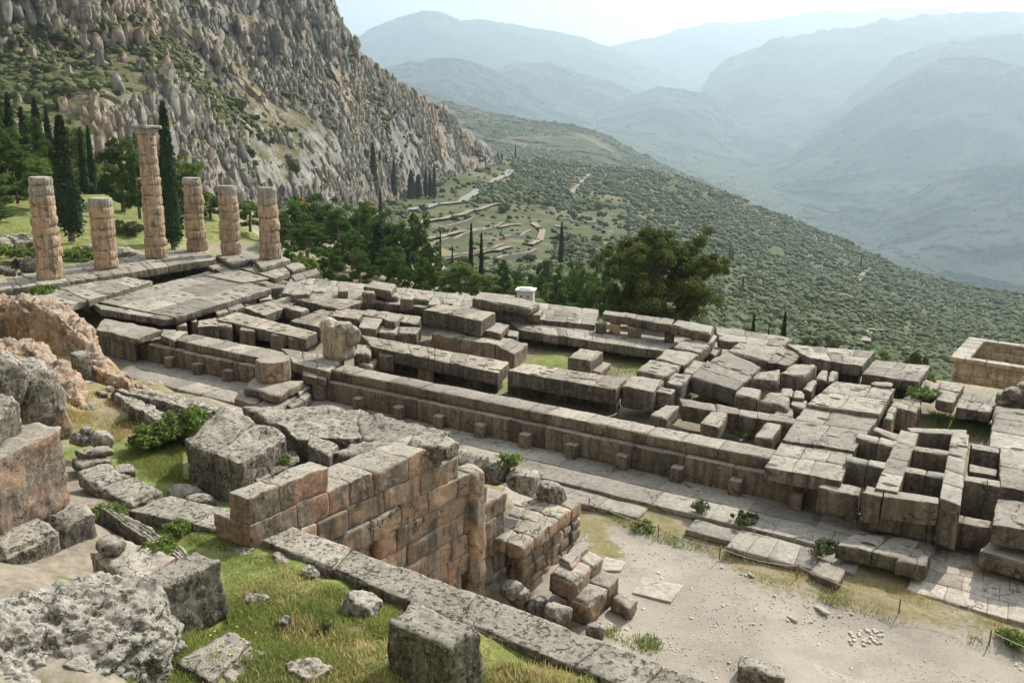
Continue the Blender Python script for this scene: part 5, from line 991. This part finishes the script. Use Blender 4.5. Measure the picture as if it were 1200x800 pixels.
for px, pt, w_, D, kind, mat, lab, v_r in [(590,303,42,88,'cone','pine','cone-shaped green conifer right of the slim cypress pair',0),(655,313,42,84,'cone','pine','cone-shaped conifer right of the grey cabinet',1),(540,306,44,84,'pine','pinel','bright bushy pine at the foot of the slim cypress pair',0),(565,318,40,82,'pine','pinel','bright low pine just right of the slim cypress pair',1),(515,318,36,84,'pine','pinel','low bright pine at the right end of the dark grove',2),(622,318,36,92,'cone','pine','dark conifer directly behind the grey cabinet',0),(682,316,50,88,'pine','pine','dark bushy pine just left of the big olive-green pine',0),(700,330,46,80,'pine','pine','low dark pine under the left side of the big olive-green pine',1),(640,330,40,94,'pine','pinel','light pine between the cabinet and the cone-shaped conifer',2),(612,330,30,82,'pine','pinel','small bright pine left of the grey cabinet',2),(729,345,40,78,'pine','pine','dark undergrowth pine below the big olive-green pine',2)]:
    tn('pine_tree' if kind == 'pine' else 'conifer_tree', kind, mat, px, pt, w_, D, lab, var=v_r)
tn('pine_tree', 'big', 'bigpine', 773, 270, 142, 64, 'big spreading olive-green pine behind the far edge of the ruins')
tn('cypress_tree', 'cypress', 'cyp', 927, 367, 10, 72, 'dark cypress tip rising behind the tilted sheets'); tn('cypress_tree', 'cypress', 'cyp', 890, 371, 9, 78, 'short cypress tip left of the other one behind the tilted sheets', var=1); tn('cypress_tree', 'cypress', 'cyp', 909, 382, 5, 80, 'tiniest cypress tip between two others behind the tilted sheets')
for px, pt, w_, D, mat, lab in [(1040,404,60,62,'shrub','yellow-green bush behind the deep-fronted pale platform'),(1092,408,34,60,'scrub','dark upright bush between the platforms and the treasury'),(1075,424,40,56,'scrub','low dark bush left of the treasury'),(1102,432,30,55,'shrub','green bush at the foot of the treasury wall'),(985,392,50,70,'olive','pale low bush behind the pale deep-fronted platform'),(960,396,44,72,'olive','grey-green bush left of the pale low bush')]:
    tn('bush', 'shrub', mat, px, pt, w_, D, lab, cat='bush')
tf('cypress_tree', 'cypress', 'cyp', 657, 261, 312, 8, 'lone slim cypress before the olive trees, above the cone-shaped conifer')
tf('cypress_tree', 'cypress', 'cyp', 446, 221, 254, 6, 'thin cypress above the dark pine grove')
for px, pt, pb, w_ in [(429,176,232,6),(438,168,236,13),(446,178,234,7),(453,182,234,8),(462,188,234,9),(482,200,234,12),(490,205,234,12),(499,197,233,6),(504,199,234,6),(509,194,235,7),(472,205,226,8)]:
    tf('cypress_tree', 'cypress', 'cyp', px, pt, pb, w_, 'cypress in the dark group at the foot of the cliff above the road', group='cypresses at the foot of the cliff', var=px % 2)
for px, pt, pb, w_ in [(757,258,283,3),(855,286,306,3),(858,290,308,3),(870,324,342,3),(583,178,192,4),(588,180,192,4),(604,170,180,3),(1008,300,316,3),(700,300,322,5)]:
    tf('cypress_tree', 'cypress', 'cyp', px, pt, pb, w_, 'tiny distant cypress among the olive trees', group='tiny distant cypresses on the olive slope')
tf('autumn_tree', 'olive', 'yell', 352, 228, 248, 28, 'yellow autumn tree above the pine grove, below the cliff')
tf('autumn_tree', 'olive', 'yell', 432, 232, 250, 18, 'brownish round tree left of the road, under the cypress group')
for i in range(110):
    px = RNG.uniform(330, 720); pb = RNG.uniform(236, 330)
    if (470 < px < 640 and 250 < pb < 308) or (pb < 240 and px > 560): continue
    tf('olive_tree', 'olive', 'olive', px, pb-RNG.uniform(9, 13)*(pb/280), pb, RNG.uniform(12, 19)*(pb/280), 'olive tree on the slope below the cliff and road', group='olive trees below the cliff and road', var=i % 3)
# --- ground cover that nobody could count ------------------------------------------
def blobs(pts, rad, sub=1, flat=.75, jit=.28):
    v, f = ICO[sub]; n = len(pts); nv = len(v)
    P_ = pts[:, None]+v[None]*rad[:, None, None]*[1, 1, flat]*(1+jit*RNG.normal(size=(n, nv, 1)).clip(-1.2, 1.2))
    F_ = f[None]+(np.arange(n)*nv)[:, None, None]
    return P_.reshape(-1, 3), F_.reshape(-1, 3)
n_ = 52000; px = RNG.uniform(300, 1400, n_); ttt = RNG.random(n_)**1.35
top_ = np.interp(px, np.array(RIDGE_B)[:, 0], np.array(RIDGE_B)[:, 1]); bt_ = np.interp(px, np.array(BOT_B)[:, 0], np.array(BOT_B)[:, 1])
py = top_+(bt_-top_)*ttt
gym = ((px > 475) & (px < 650) & (py > 240) & (py < 312)) | ((px > 640) & (px < 735) & (py > 246) & (py < 278)) | ((px < 560) & (py < 240)) | ((px > 395) & (px < 600) & (py < 215))
dens = vnoise(np.stack([px/26, py/14, px*0], 1))+.7*vnoise(np.stack([px/9, py/6, px*0+4], 1)); ok = (~gym | (RNG.random(n_) < .07)) & (dens > -.75+RNG.normal(size=n_)*.25)
pt_ = onB(px[ok], py[ok]); D_ = np.hypot(pt_[:, 0]-CAM[0], pt_[:, 1]-CAM[1]); rad = np.exp(RNG.normal(.0, .36, ok.sum()))*np.clip(D_/420, .75, 1.35); pt_[:, 2] += rad*.35
v, f = blobs(pt_, rad*.95, jit=.36); tag(MB().add(v, f).build('olive_grove', M['olive']), kind='stuff')
for nm_, T_, cnt, r_ in (('hill_trees', HT, 9000, 2.6), ('valley_trees', VF, 9000, 6.0)):
    A_2 = T_[0][:, 2:]; nx_, ny_ = A_2.shape[:2]; i_ = RNG.uniform(0, nx_-1.001, cnt); j_ = RNG.uniform(0, ny_-1.001, cnt); i0 = i_.astype(int); j0 = j_.astype(int)
    q = A_2[i0, j0]*(1-(i_-i0))[:, None]+A_2[i0+1, j0]*(i_-i0)[:, None]; q = q+(A_2[i0, j0+1]-A_2[i0, j0])*(j_-j0)[:, None]
    ok = vnoise(q*.006)+.6*vnoise(q*.02) > -.25; q = q[ok]; v, f = blobs(q, r_*np.exp(RNG.normal(0, .35, len(q))), 1, .7, .3); tag(MB().add(v, f).build(nm_, M['olive']), kind='stuff')
# scrub on the cliff ledges
X = SA[:, 2:]; a = X[1:, :-1]-X[:-1, :-1]; b = X[:-1, 1:]-X[:-1, :-1]; nn_ = np.cross(a, b); nz_ = np.abs(nn_[..., 2])/(np.linalg.norm(nn_, axis=2)+1e-9); ar = np.linalg.norm(nn_, axis=2)
wgt = (np.clip(nz_-.38, 0, 1)*ar).ravel(); pos = X[:-1, :-1].reshape(-1, 3); cl = vnoise(pos*.022+5)+.8*vnoise(pos*.09); wgt = wgt*np.clip(cl-.05, 0, 1)**1.3+wgt*.01; wgt *= (pos[:, 0] > -420); dd = pos-CAM; zc_ = dd @ FW; ppx = 600+FPX*(dd @ RT)/zc_; ppy = 400-FPX*(dd @ UP)/zc_; wgt *= (ppy > np.interp(ppx, np.array(RIDGE_A)[:, 0], np.array(RIDGE_A)[:, 1])+5); wgt *= 1+5*((ppx < 140) & (ppy > 30) & (ppy < 130))
sel = RNG.choice(len(wgt), 11000, p=wgt/wgt.sum()); pt_ = pos[sel]+RNG.normal(size=(11000, 3))*[.8, .8, .2]; rad = RNG.uniform(.7, 2.1, 11000)*(1+.6*(RNG.random(11000) < .1))
w2_ = (np.clip(.75-nz_, 0, 1)*ar).ravel()*(pos[:, 0] > -420)*(ppy > np.interp(ppx, np.array(RIDGE_A)[:, 0], np.array(RIDGE_A)[:, 1])+7)*np.clip(vnoise(pos*[.03, .03, .045]+11)+.6*vnoise(pos*.1)+.35, .04, 1); s2_ = RNG.choice(len(w2_), 15000, p=w2_/w2_.sum())
v1_, f1_ = ICO[1]; r2_ = .72*np.exp(RNG.normal(0, .42, 15000)); P2_ = pos[s2_][:, None]+v1_[None]*r2_[:, None, None]*np.array([1, 1, 2.3])*(1+.40*RNG.normal(size=(15000, len(v1_), 1)).clip(-1.3, 1.3)); F2_ = f1_[None]+(np.arange(15000)*len(v1_))[:, None, None]
tag(MB().add(P2_.reshape(-1, 3), F2_.reshape(-1, 3)).build('cliff_crags', CM), kind='stuff')
v, f = blobs(pt_, rad*.8, jit=.42); tag(MB().add(v, f).build('cliff_scrub', M['scrub']), kind='stuff')
# far woods as dots on the terraced hill come from the surface itself
def inpoly(px, py, poly):
    n = len(poly); c = np.zeros(len(px), bool)
    for i in range(n):
        x1, y1 = poly[i]; x2, y2 = poly[(i+1) % n]
        c ^= ((y1 > py) != (y2 > py)) & (px < (x2-x1)*(py-y1)/(y2-y1+1e-9)+x1)
    return c
def onG(px, py, z0):
    z = np.full(len(px), z0, float)
    for _ in range(6):
        q = P(px, py, 0.0); d = ray(px, py); q = CAM+d*((z-CAM[2])/d[:, 2])[:, None]; z = .5*z+.5*gfun(q[:, 0], q[:, 1])[0]
    q = CAM+d*((z-CAM[2])/d[:, 2])[:, None]; q[:, 2] = gfun(q[:, 0], q[:, 1])[0]; return q
def blades(pos, h, wd, lean=.5):
    n = len(pos); a = RNG.random(n)*2*PI; dr = np.stack([np.cos(a), np.sin(a), 0*a], 1); pr_ = np.stack([-np.sin(a), np.cos(a), 0*a], 1)
    tip = pos+dr*(h*lean*RNG.uniform(.1, 1.2, n))[:, None]+[0, 0, 1]*h[:, None]; mid = pos+(tip-pos)*.5+[0, 0, 1]*(h*.12)[:, None]
    w_ = wd*RNG.uniform(.6, 1.3, n)[:, None]; v = np.stack([pos-pr_*w_, pos+pr_*w_, mid+pr_*w_*.7, tip, mid-pr_*w_*.7], 1).reshape(-1, 3)
    k = np.arange(n)*5; return v, np.stack([k, k+1, k+2, k+3, k+4], 1)
def grass(name, mat, poly, n, h0, h1, wd, z0, clump=3., thr=-.2, dz=0, fixz=None):
    xs = [p_[0] for p_ in poly]; ys = [p_[1] for p_ in poly]; px = RNG.uniform(min(xs), max(xs), n*3); py = RNG.uniform(min(ys), max(ys), n*3)
    ok = inpoly(px, py, poly); px, py = px[ok][:n], py[ok][:n]
    q = onG(px, py, z0) if fixz is None else P(px, py, fixz)
    if fixz is not None: q = np.array(q)
    cl = vnoise(q*clump)*.6+vnoise(q*clump*.3+7)*.6; ok = cl > thr+RNG.normal(size=len(q))*.15; q = q[ok]; cl = cl[ok]; q[:, 2] += dz-.01
    return blades(q, (h0+(h1-h0)*RNG.random(len(q))**1.5)*(1+.5*np.clip(cl, -.4, 1)), wd)
FG = [(262,640),(300,640),(345,668),(450,712),(560,745),(700,805),(640,830),(240,830),(240,770),(268,738),(262,660)]
gm = MB(); gd = MB()
for a in (('g', FG, 90000, .03, .11, .009, 2.3, 2.2, -.25), ('g', [(150,800),(205,745),(265,735),(262,775),(240,830),(150,830)], 9000, .03, .10, .009, 2.5, 2.2, -.25), ('g', [(570,745),(700,800),(700,830),(560,830)], 12000, .03, .10, .009, 2.3, 2.2, -.25), ('g', [(100,560),(130,595),(200,640),(250,640),(240,610),(180,590)], 9000, .03, .12, .010, 2.0, 2.0, .0), ('g', [(195,612),(240,600),(300,640),(262,650),(225,640)], 9000, .05, .16, .010, 2.1, 2.2, -.1), ('g', [(130,500),(165,478),(215,500),(214,560),(245,580),(200,578),(150,558),(135,530)], 26000, .03, .10, .010, 1.4, 1.5, -.5)): v, f = grass(*a[:1], None, *a[1:]); gm.add(v, f)
for poly, n, z in [([(640,552),(700,566),(800,596),(860,612),(850,618),(760,598),(690,578),(640,560)], 12000, -2.6), ([(690,585),(760,615),(860,650),(960,680),(1100,735),(1200,760),(1200,775),(1090,748),(950,700),(850,662),(750,628),(690,596)], 26000, -2.85), ([(600,430),(640,400),(780,430),(740,442),(640,436)], 5000, -2.0), ([(800,480),(830,500),(880,515),(900,508),(850,480),(800,476)], 9000, -1.9), ([(820,445),(905,470),(930,468),(925,486),(800,470)], 6000, -1.9), ([(700,740),(760,770),(850,792),(880,780),(800,755),(740,730)], 3500, -3.0), ([(1085,480),(1160,490),(1160,520),(1100,512)], 3500, -1.9), ([(60,335),(20,300),(0,290),(0,260),(230,250),(250,290),(180,300),(75,315)], 15000, -1.1), ([(180,322),(235,312),(235,322),(185,333)], 1800, -1.3)]:
    v, f = grass('g', None, poly, int(n*1.1), .04, .15, .014, z, 1.3, -.12); gm.add(v, f)
for poly, n, z in (([(905,545),(985,560),(1000,528),(1040,462),(980,448),(945,475)], 9000, -.72), ([(345,345),(690,380),(640,400),(420,370)], 7000, -.78), ([(750,455),(890,440),(920,480),(800,480)], 5000, -.9)):
    v, f = grass('g', None, poly, n, .04, .13, .014, z, 1.1, .62, fixz=z); gm.add(v, f)
tag(gm.build('grass', M['grass']), kind='stuff')
for poly, n, z in [([(62,470),(130,455),(170,500),(135,520),(70,510)], 9000, 1.7), (FG, 14000, 2.3), ([(700,585),(960,680),(1200,760),(1200,772),(950,695),(700,600)], 4000, -2.85), ([(930,670),(1075,690),(1200,742),(1200,756),(1060,708),(950,684)], 7000, -2.8), ([(580,560),(650,566),(640,600),(595,618)], 2500, -.9), ([(0,380),(50,400),(80,425),(40,430),(0,410)], 3500, 3.4)]:
    v, f = grass('g', None, poly, n, .05, .17, .009, z, 1.2, .0, fixz=-.85 if z == -.9 else None); gd.add(v, f)
for cell in ([(1008,512),(1045,524),(1030,545),(1000,530)], [(1067,508),(1112,514),(1108,526),(1068,520)], [(1064,530),(1112,536),(1108,552),(1058,546)], [(1060,556),(1106,562),(1098,580),(1050,572)], [(1128,575),(1176,580),(1168,608),(1126,600)]):
    v, f = grass('g', None, cell, 900, .1, .3, .014, -1.9, 2.0, -.4, fixz=-2.0 if cell[0][0] in (1008, 1060, 1128) else -1.2); gd.add(v, f)
v, f = grass('g', None, [(290,480),(430,480),(520,508),(470,530),(380,525),(345,512)], 5000, .04, .12, .010, 2.6, 1.6, .25, fixz=2.62); gd.add(v, f)
tag(gd.build('dry_grass', M['dry']), kind='stuff')
# leafy plants one can point at
def leafy(name, base, R_, H_, n, size, mat, label, cat='plant'):
    mb = MB(); rs = RNG; k = 26; a = rs.random(k)*2*PI; q = rs.random(k)**.5*R_*.85
    cen = np.stack([np.cos(a)*q, np.sin(a)*q, H_*(.3+.6*rs.random(k))*(1-(q/R_/1.3)**2)], 1); leaves(mb, cen, rs.uniform(.22, .4, k)*min(R_, H_*1.2), n//k, size, .8, rs)
    rock(mb, (0, 0, H_*.15), (R_*.45, R_*.45, H_*.22), sub=2, ang=0, rough=.05, seed=3)
    o = mb.build(name, M[mat]); o.location = base; tag(o, label, cat)
b = P(188, 512, 1.6); mb = MB()
leafy('leafy_bush', P(178, 520, 1.5), .75, .6, 1500, .085, 'shrub', 'left half of the low leafy green bush spilling over the lawn', 'bush')
leafy('leafy_bush', P(215, 506, 1.7), .85, .7, 2000, .085, 'shrub', 'right half of the leafy bush growing over the long rough stone edging', 'bush')
leafy('leafy_plant', P(126, 609, 2.0), .45, .35, 900, .06, 'shrub', 'dense leafy weed just above the grey cobble')
leafy('leafy_plant', P(186, 648, 3.0), .4, .25, 700, .05, 'shrub', 'weed growing on top of the brown block beside the cobble')
leafy('leafy_plant', P(210, 622, 2.2), .35, .28, 700, .05, 'shrub', 'dark leafy weed left of the kerb end')
leafy('leafy_plant', P(598, 545, .5), .4, .45, 600, .06, 'shrub', 'tall weed sprouting from the pale boulder by the path')
leafy('leafy_plant', P(755, 622, -2.9), .5, .35, 900, .06, 'shrub', 'bright green tuft at the path edge, nearest the rubble corner')
leafy('leafy_plant', P(872, 610, -2.4), .6, .25, 800, .06, 'scrub', 'dark flat weed on the paving below the foundation wall')
leafy('leafy_plant', P(820, 598, -2.4), .35, .45, 500, .05, 'olive', 'feathery pale weed on the paving below the foundation wall')
leafy('leafy_plant', P(1187, 755, -2.9), .45, .4, 800, .06, 'shrub', 'green tuft at the right edge at the end of the path border')
leafy('leafy_plant', P(968, 646, -2.3), .6, .35, 800, .06, 'scrub', 'weed beside the big fallen slab, on its left')
leafy('leafy_plant', P(325, 548, 1.95), .45, .35, 700, .06, 'shrub', 'weed growing on the ledge of the small dark pit')
leafy('leafy_plant', P(52, 344, 1.2), .8, .5, 900, .1, 'shrub', 'green bush behind the crest of the conglomerate ridge', 'bush')
leafy('leafy_plant', P(30, 300, -.4), 3.0, 1.0, 2500, .22, 'shrub', 'wide low shrub on the lawn behind the leftmost column', 'bush')
leafy('leafy_plant', P(90, 306, -.6), 2.6, 1.0, 2500, .22, 'shrub', 'wide low shrub between the two leftmost columns', 'bush')
leafy('leafy_plant', P(145, 274, -1.0), 2.2, 1.3, 2000, .22, 'scrub', 'dark round shrub between the short and the tallest column', 'bush')
leafy('leafy_plant', P(1080, 462, -.8), .9, .3, 800, .07, 'shrub', 'weeds crowning the short rough wall stub', 'plant')
def rosette():
    mb = MB(); n = 70; b = gz(379, 742, 2.4)
    for i in range(n):
        a = RNG.random()*2*PI; el = RNG.uniform(.25, 1.35); L_ = RNG.uniform(.16, .3); d = np.array([math.cos(a)*math.cos(el), math.sin(a)*math.cos(el), math.sin(el)]); s = np.array([-math.sin(a), math.cos(a), 0])*.022
        p0 = d*.02; p1 = d*L_*.55; p2 = d*L_-[0, 0, L_*.2]
        mb.add([p0-s*.4, p0+s*.4, p1+s, p2, p1-s], [[0, 1, 2, 3, 4]])
    o = mb.build('rosette_plant', M['scrub']); o.location = b; tag(o, 'dark green spiky rosette plant in the foreground grass, near the dark square block', 'plant')
rosette()
mb = MB()
px = np.array([252,286,290,270,278,262,300,247,275,170,174,176,420,256,281.]); py = np.array([747,757,762,775,741,760,748,753,752,628,632,626,722,770,768.]); q = onG(px, py, 2.4); q[:, 2] += .12
q[9:12] = P(px[9:12], py[9:12], 3.25)
v, f = blobs(q, np.full(len(q), .018), 1, .5, .1); tag(mb.add(v, f).build('yellow_flowers', M['flower']), 'scattered tiny yellow wild flowers in the foreground grass', kind='stuff')
n_ = 5200; px = RNG.uniform(600, 1210, n_); py = RNG.uniform(575, 815, n_); ok = inpoly(px, py, [(690,600),(1200,775),(1210,815),(880,815),(700,745),(690,680)]); q = onG(px[ok], py[ok], -3.0)
v, f = blobs(q, RNG.uniform(.008, .03, ok.sum())*(1+1.5*(RNG.random(ok.sum()) < .04)), 0, .6, .2); tag(MB().add(v, f).build('gravel_stones', M['pebble']), kind='stuff')
for i, (x_, y_, r_, lab) in enumerate([(928,725,.14,'white stone lying alone in the middle of the gravel path'),(962,715,.2,'flat long stone in the middle of the gravel path, by the stone scatter'),(880,674,.12,'small stone on the gravel path under the paving edge')]):
    lump('stone', lab, 'stone', 'pale', [dict(c=gz(x_, y_, -3)+[0, 0, .02], rad=(r_*1.5, r_*.6, r_*.35), rot=-.6, sub=2, seed=200+i, rough=.02)])
mb = MB(); q = onG(RNG.uniform(995, 1035, 34), RNG.uniform(738, 756, 34), -3.0)
for k in range(34): rock(mb, q[k]+[0, 0, .02], (.07, .05, .035), rot=RNG.random()*3, sub=1, rough=.01)
tag(mb.build('stone_scatter', M['pebble']), kind='stuff')
n_ = 500; px = RNG.uniform(290, 540, n_); py = RNG.uniform(478, 535, n_); q = P(px, py, 2.62); v, f = blobs(q, RNG.uniform(.02, .07, n_), 0, .6, .25); tag(MB().add(v, f).build('rubble_bits', M['near']), kind='stuff')
# --- far things on the slope ---------------------------------------------------------
def strip(name, mat, pts_px, wd, label=None, cat=None, kind=None, lift=.5, h=None):
    p_ = np.array(pts_px, float); t = np.linspace(0, len(p_)-1, (len(p_)-1)*10+1); px = np.interp(t, range(len(p_)), p_[:, 0]); py = np.interp(t, range(len(p_)), p_[:, 1])
    q = onB(px, py); d = np.gradient(q, axis=0); d[:, 2] = 0; d /= np.linalg.norm(d, axis=1)[:, None]; s = np.stack([-d[:, 1], d[:, 0], 0*d[:, 0]], 1)*wd/2
    q[:, 2] += lift; n = len(q); mb = MB()
    if h is None:
        k = np.arange(n-1); mb.add(np.concatenate([q-s, q+s]), np.stack([k, k+1, k+1+n, k+n], 1))
    else:
        T = [q-s+[0, 0, h], q+s+[0, 0, h], q+s-[0, 0, 2], q-s-[0, 0, 2]]; k = np.arange(n-1)
        for i in range(4):
            j = (i+1) % 4; mb.add(np.concatenate([T[i], T[j]]), np.stack([k, k+1, k+1+n, k+n], 1))
    o = mb.build(name, mat); tag(o, label, cat, kind=kind); return o
road_m = plain('pale_asphalt', (.17, .165, .155), (.22, .21, .20), .3); path_m = plain('pale_earth', (.16, .135, .10), (.22, .18, .13), .3)
strip('road', road_m, [(428,252),(445,248),(470,247),(500,243),(540,238),(560,226),(575,217),(590,208),(598,200)], 6, kind='structure', lift=.7)
strip('path', path_m, [(480,262),(520,256),(560,247),(585,240)], 4, kind='structure', lift=1.)
strip('path', path_m, [(625,262),(636,270),(632,284),(622,290)], 3, kind='structure', lift=1.)
strip('path', path_m, [(668,228),(676,218),(682,210),(690,204)], 6, kind='structure', lift=1.5)
strip('path', path_m, [(478,316),(520,304),(570,296),(600,292)], 3, kind='structure', lift=.8)
strip('path', path_m, [(500,282),(540,272),(575,266),(610,262)], 3, kind='structure', lift=.8)
strip('path', path_m, [(1014,404),(1016,396),(1022,388),(1040,388)], 2.5, kind='structure', lift=1.)
strip('path', path_m, [(1005,330),(1012,322),(1020,316)], 3, kind='structure', lift=1.5)
for pl, lab in [([(490,292),(530,282),(570,270),(590,262)], 'upper stone terrace wall of the ruins down the slope'), ([(494,272),(530,264),(556,258)], 'topmost reddish terrace wall below the road'), ([(510,306),(550,300),(592,291)], 'middle long terrace wall of the ruins down the slope'), ([(560,312),(600,304),(628,298)], 'lowest terrace wall beside the cone-shaped conifer'), ([(590,282),(612,276),(622,270)], 'short terrace wall next to the curving footpath')]:
    strip('terrace_wall', M['near'], pl, 1.0, lab, 'wall', lift=0, h=1.5)
for i, (x_, y_, w_) in enumerate([(660,258,6),(672,254,7),(684,257,6),(692,263,6),(700,268,5),(675,262,6),(712,274,5),(655,266,5)]):
    strip('ruined_wall', M['pale'], [(x_-w_, y_), (x_+w_, y_+RNG.uniform(-1, 2))], 2.5, 'low pale ruined wall in the far sanctuary clearing among olive trees', 'wall', lift=0, h=1.6)['group'] = 'pale ruined walls in the far clearing'
# ---------------------------------------------------------------- air
def haze():
    x0, x1, y0, y1, z0, z1 = -15500, 9000, -400, 16000, -1900, 2600
    v = [(x, y, z) for x in (x0, x1) for y in (y0, y1) for z in (z0, z1)]
    f = [[0, 1, 3, 2], [4, 6, 7, 5], [0, 4, 5, 1], [2, 3, 7, 6], [0, 2, 6, 4], [1, 5, 7, 3]]
    mt = bpy.data.materials.new('haze_air'); mt.use_nodes = True; n = mt.node_tree; n.nodes.clear()
    out = N(n, 'ShaderNodeOutputMaterial'); pv = N(n, 'ShaderNodeVolumePrincipled')
    pv.inputs['Color'].default_value = (.55, .68, .79, 1); pv.inputs['Density'].default_value = HAZE; pv.inputs['Anisotropy'].default_value = .5
    L(n, pv.outputs[0], out.inputs['Volume'])
    tag(MB().add(v, f).build('haze', mt), kind='stuff')
HAZE = 1.35e-4
haze()
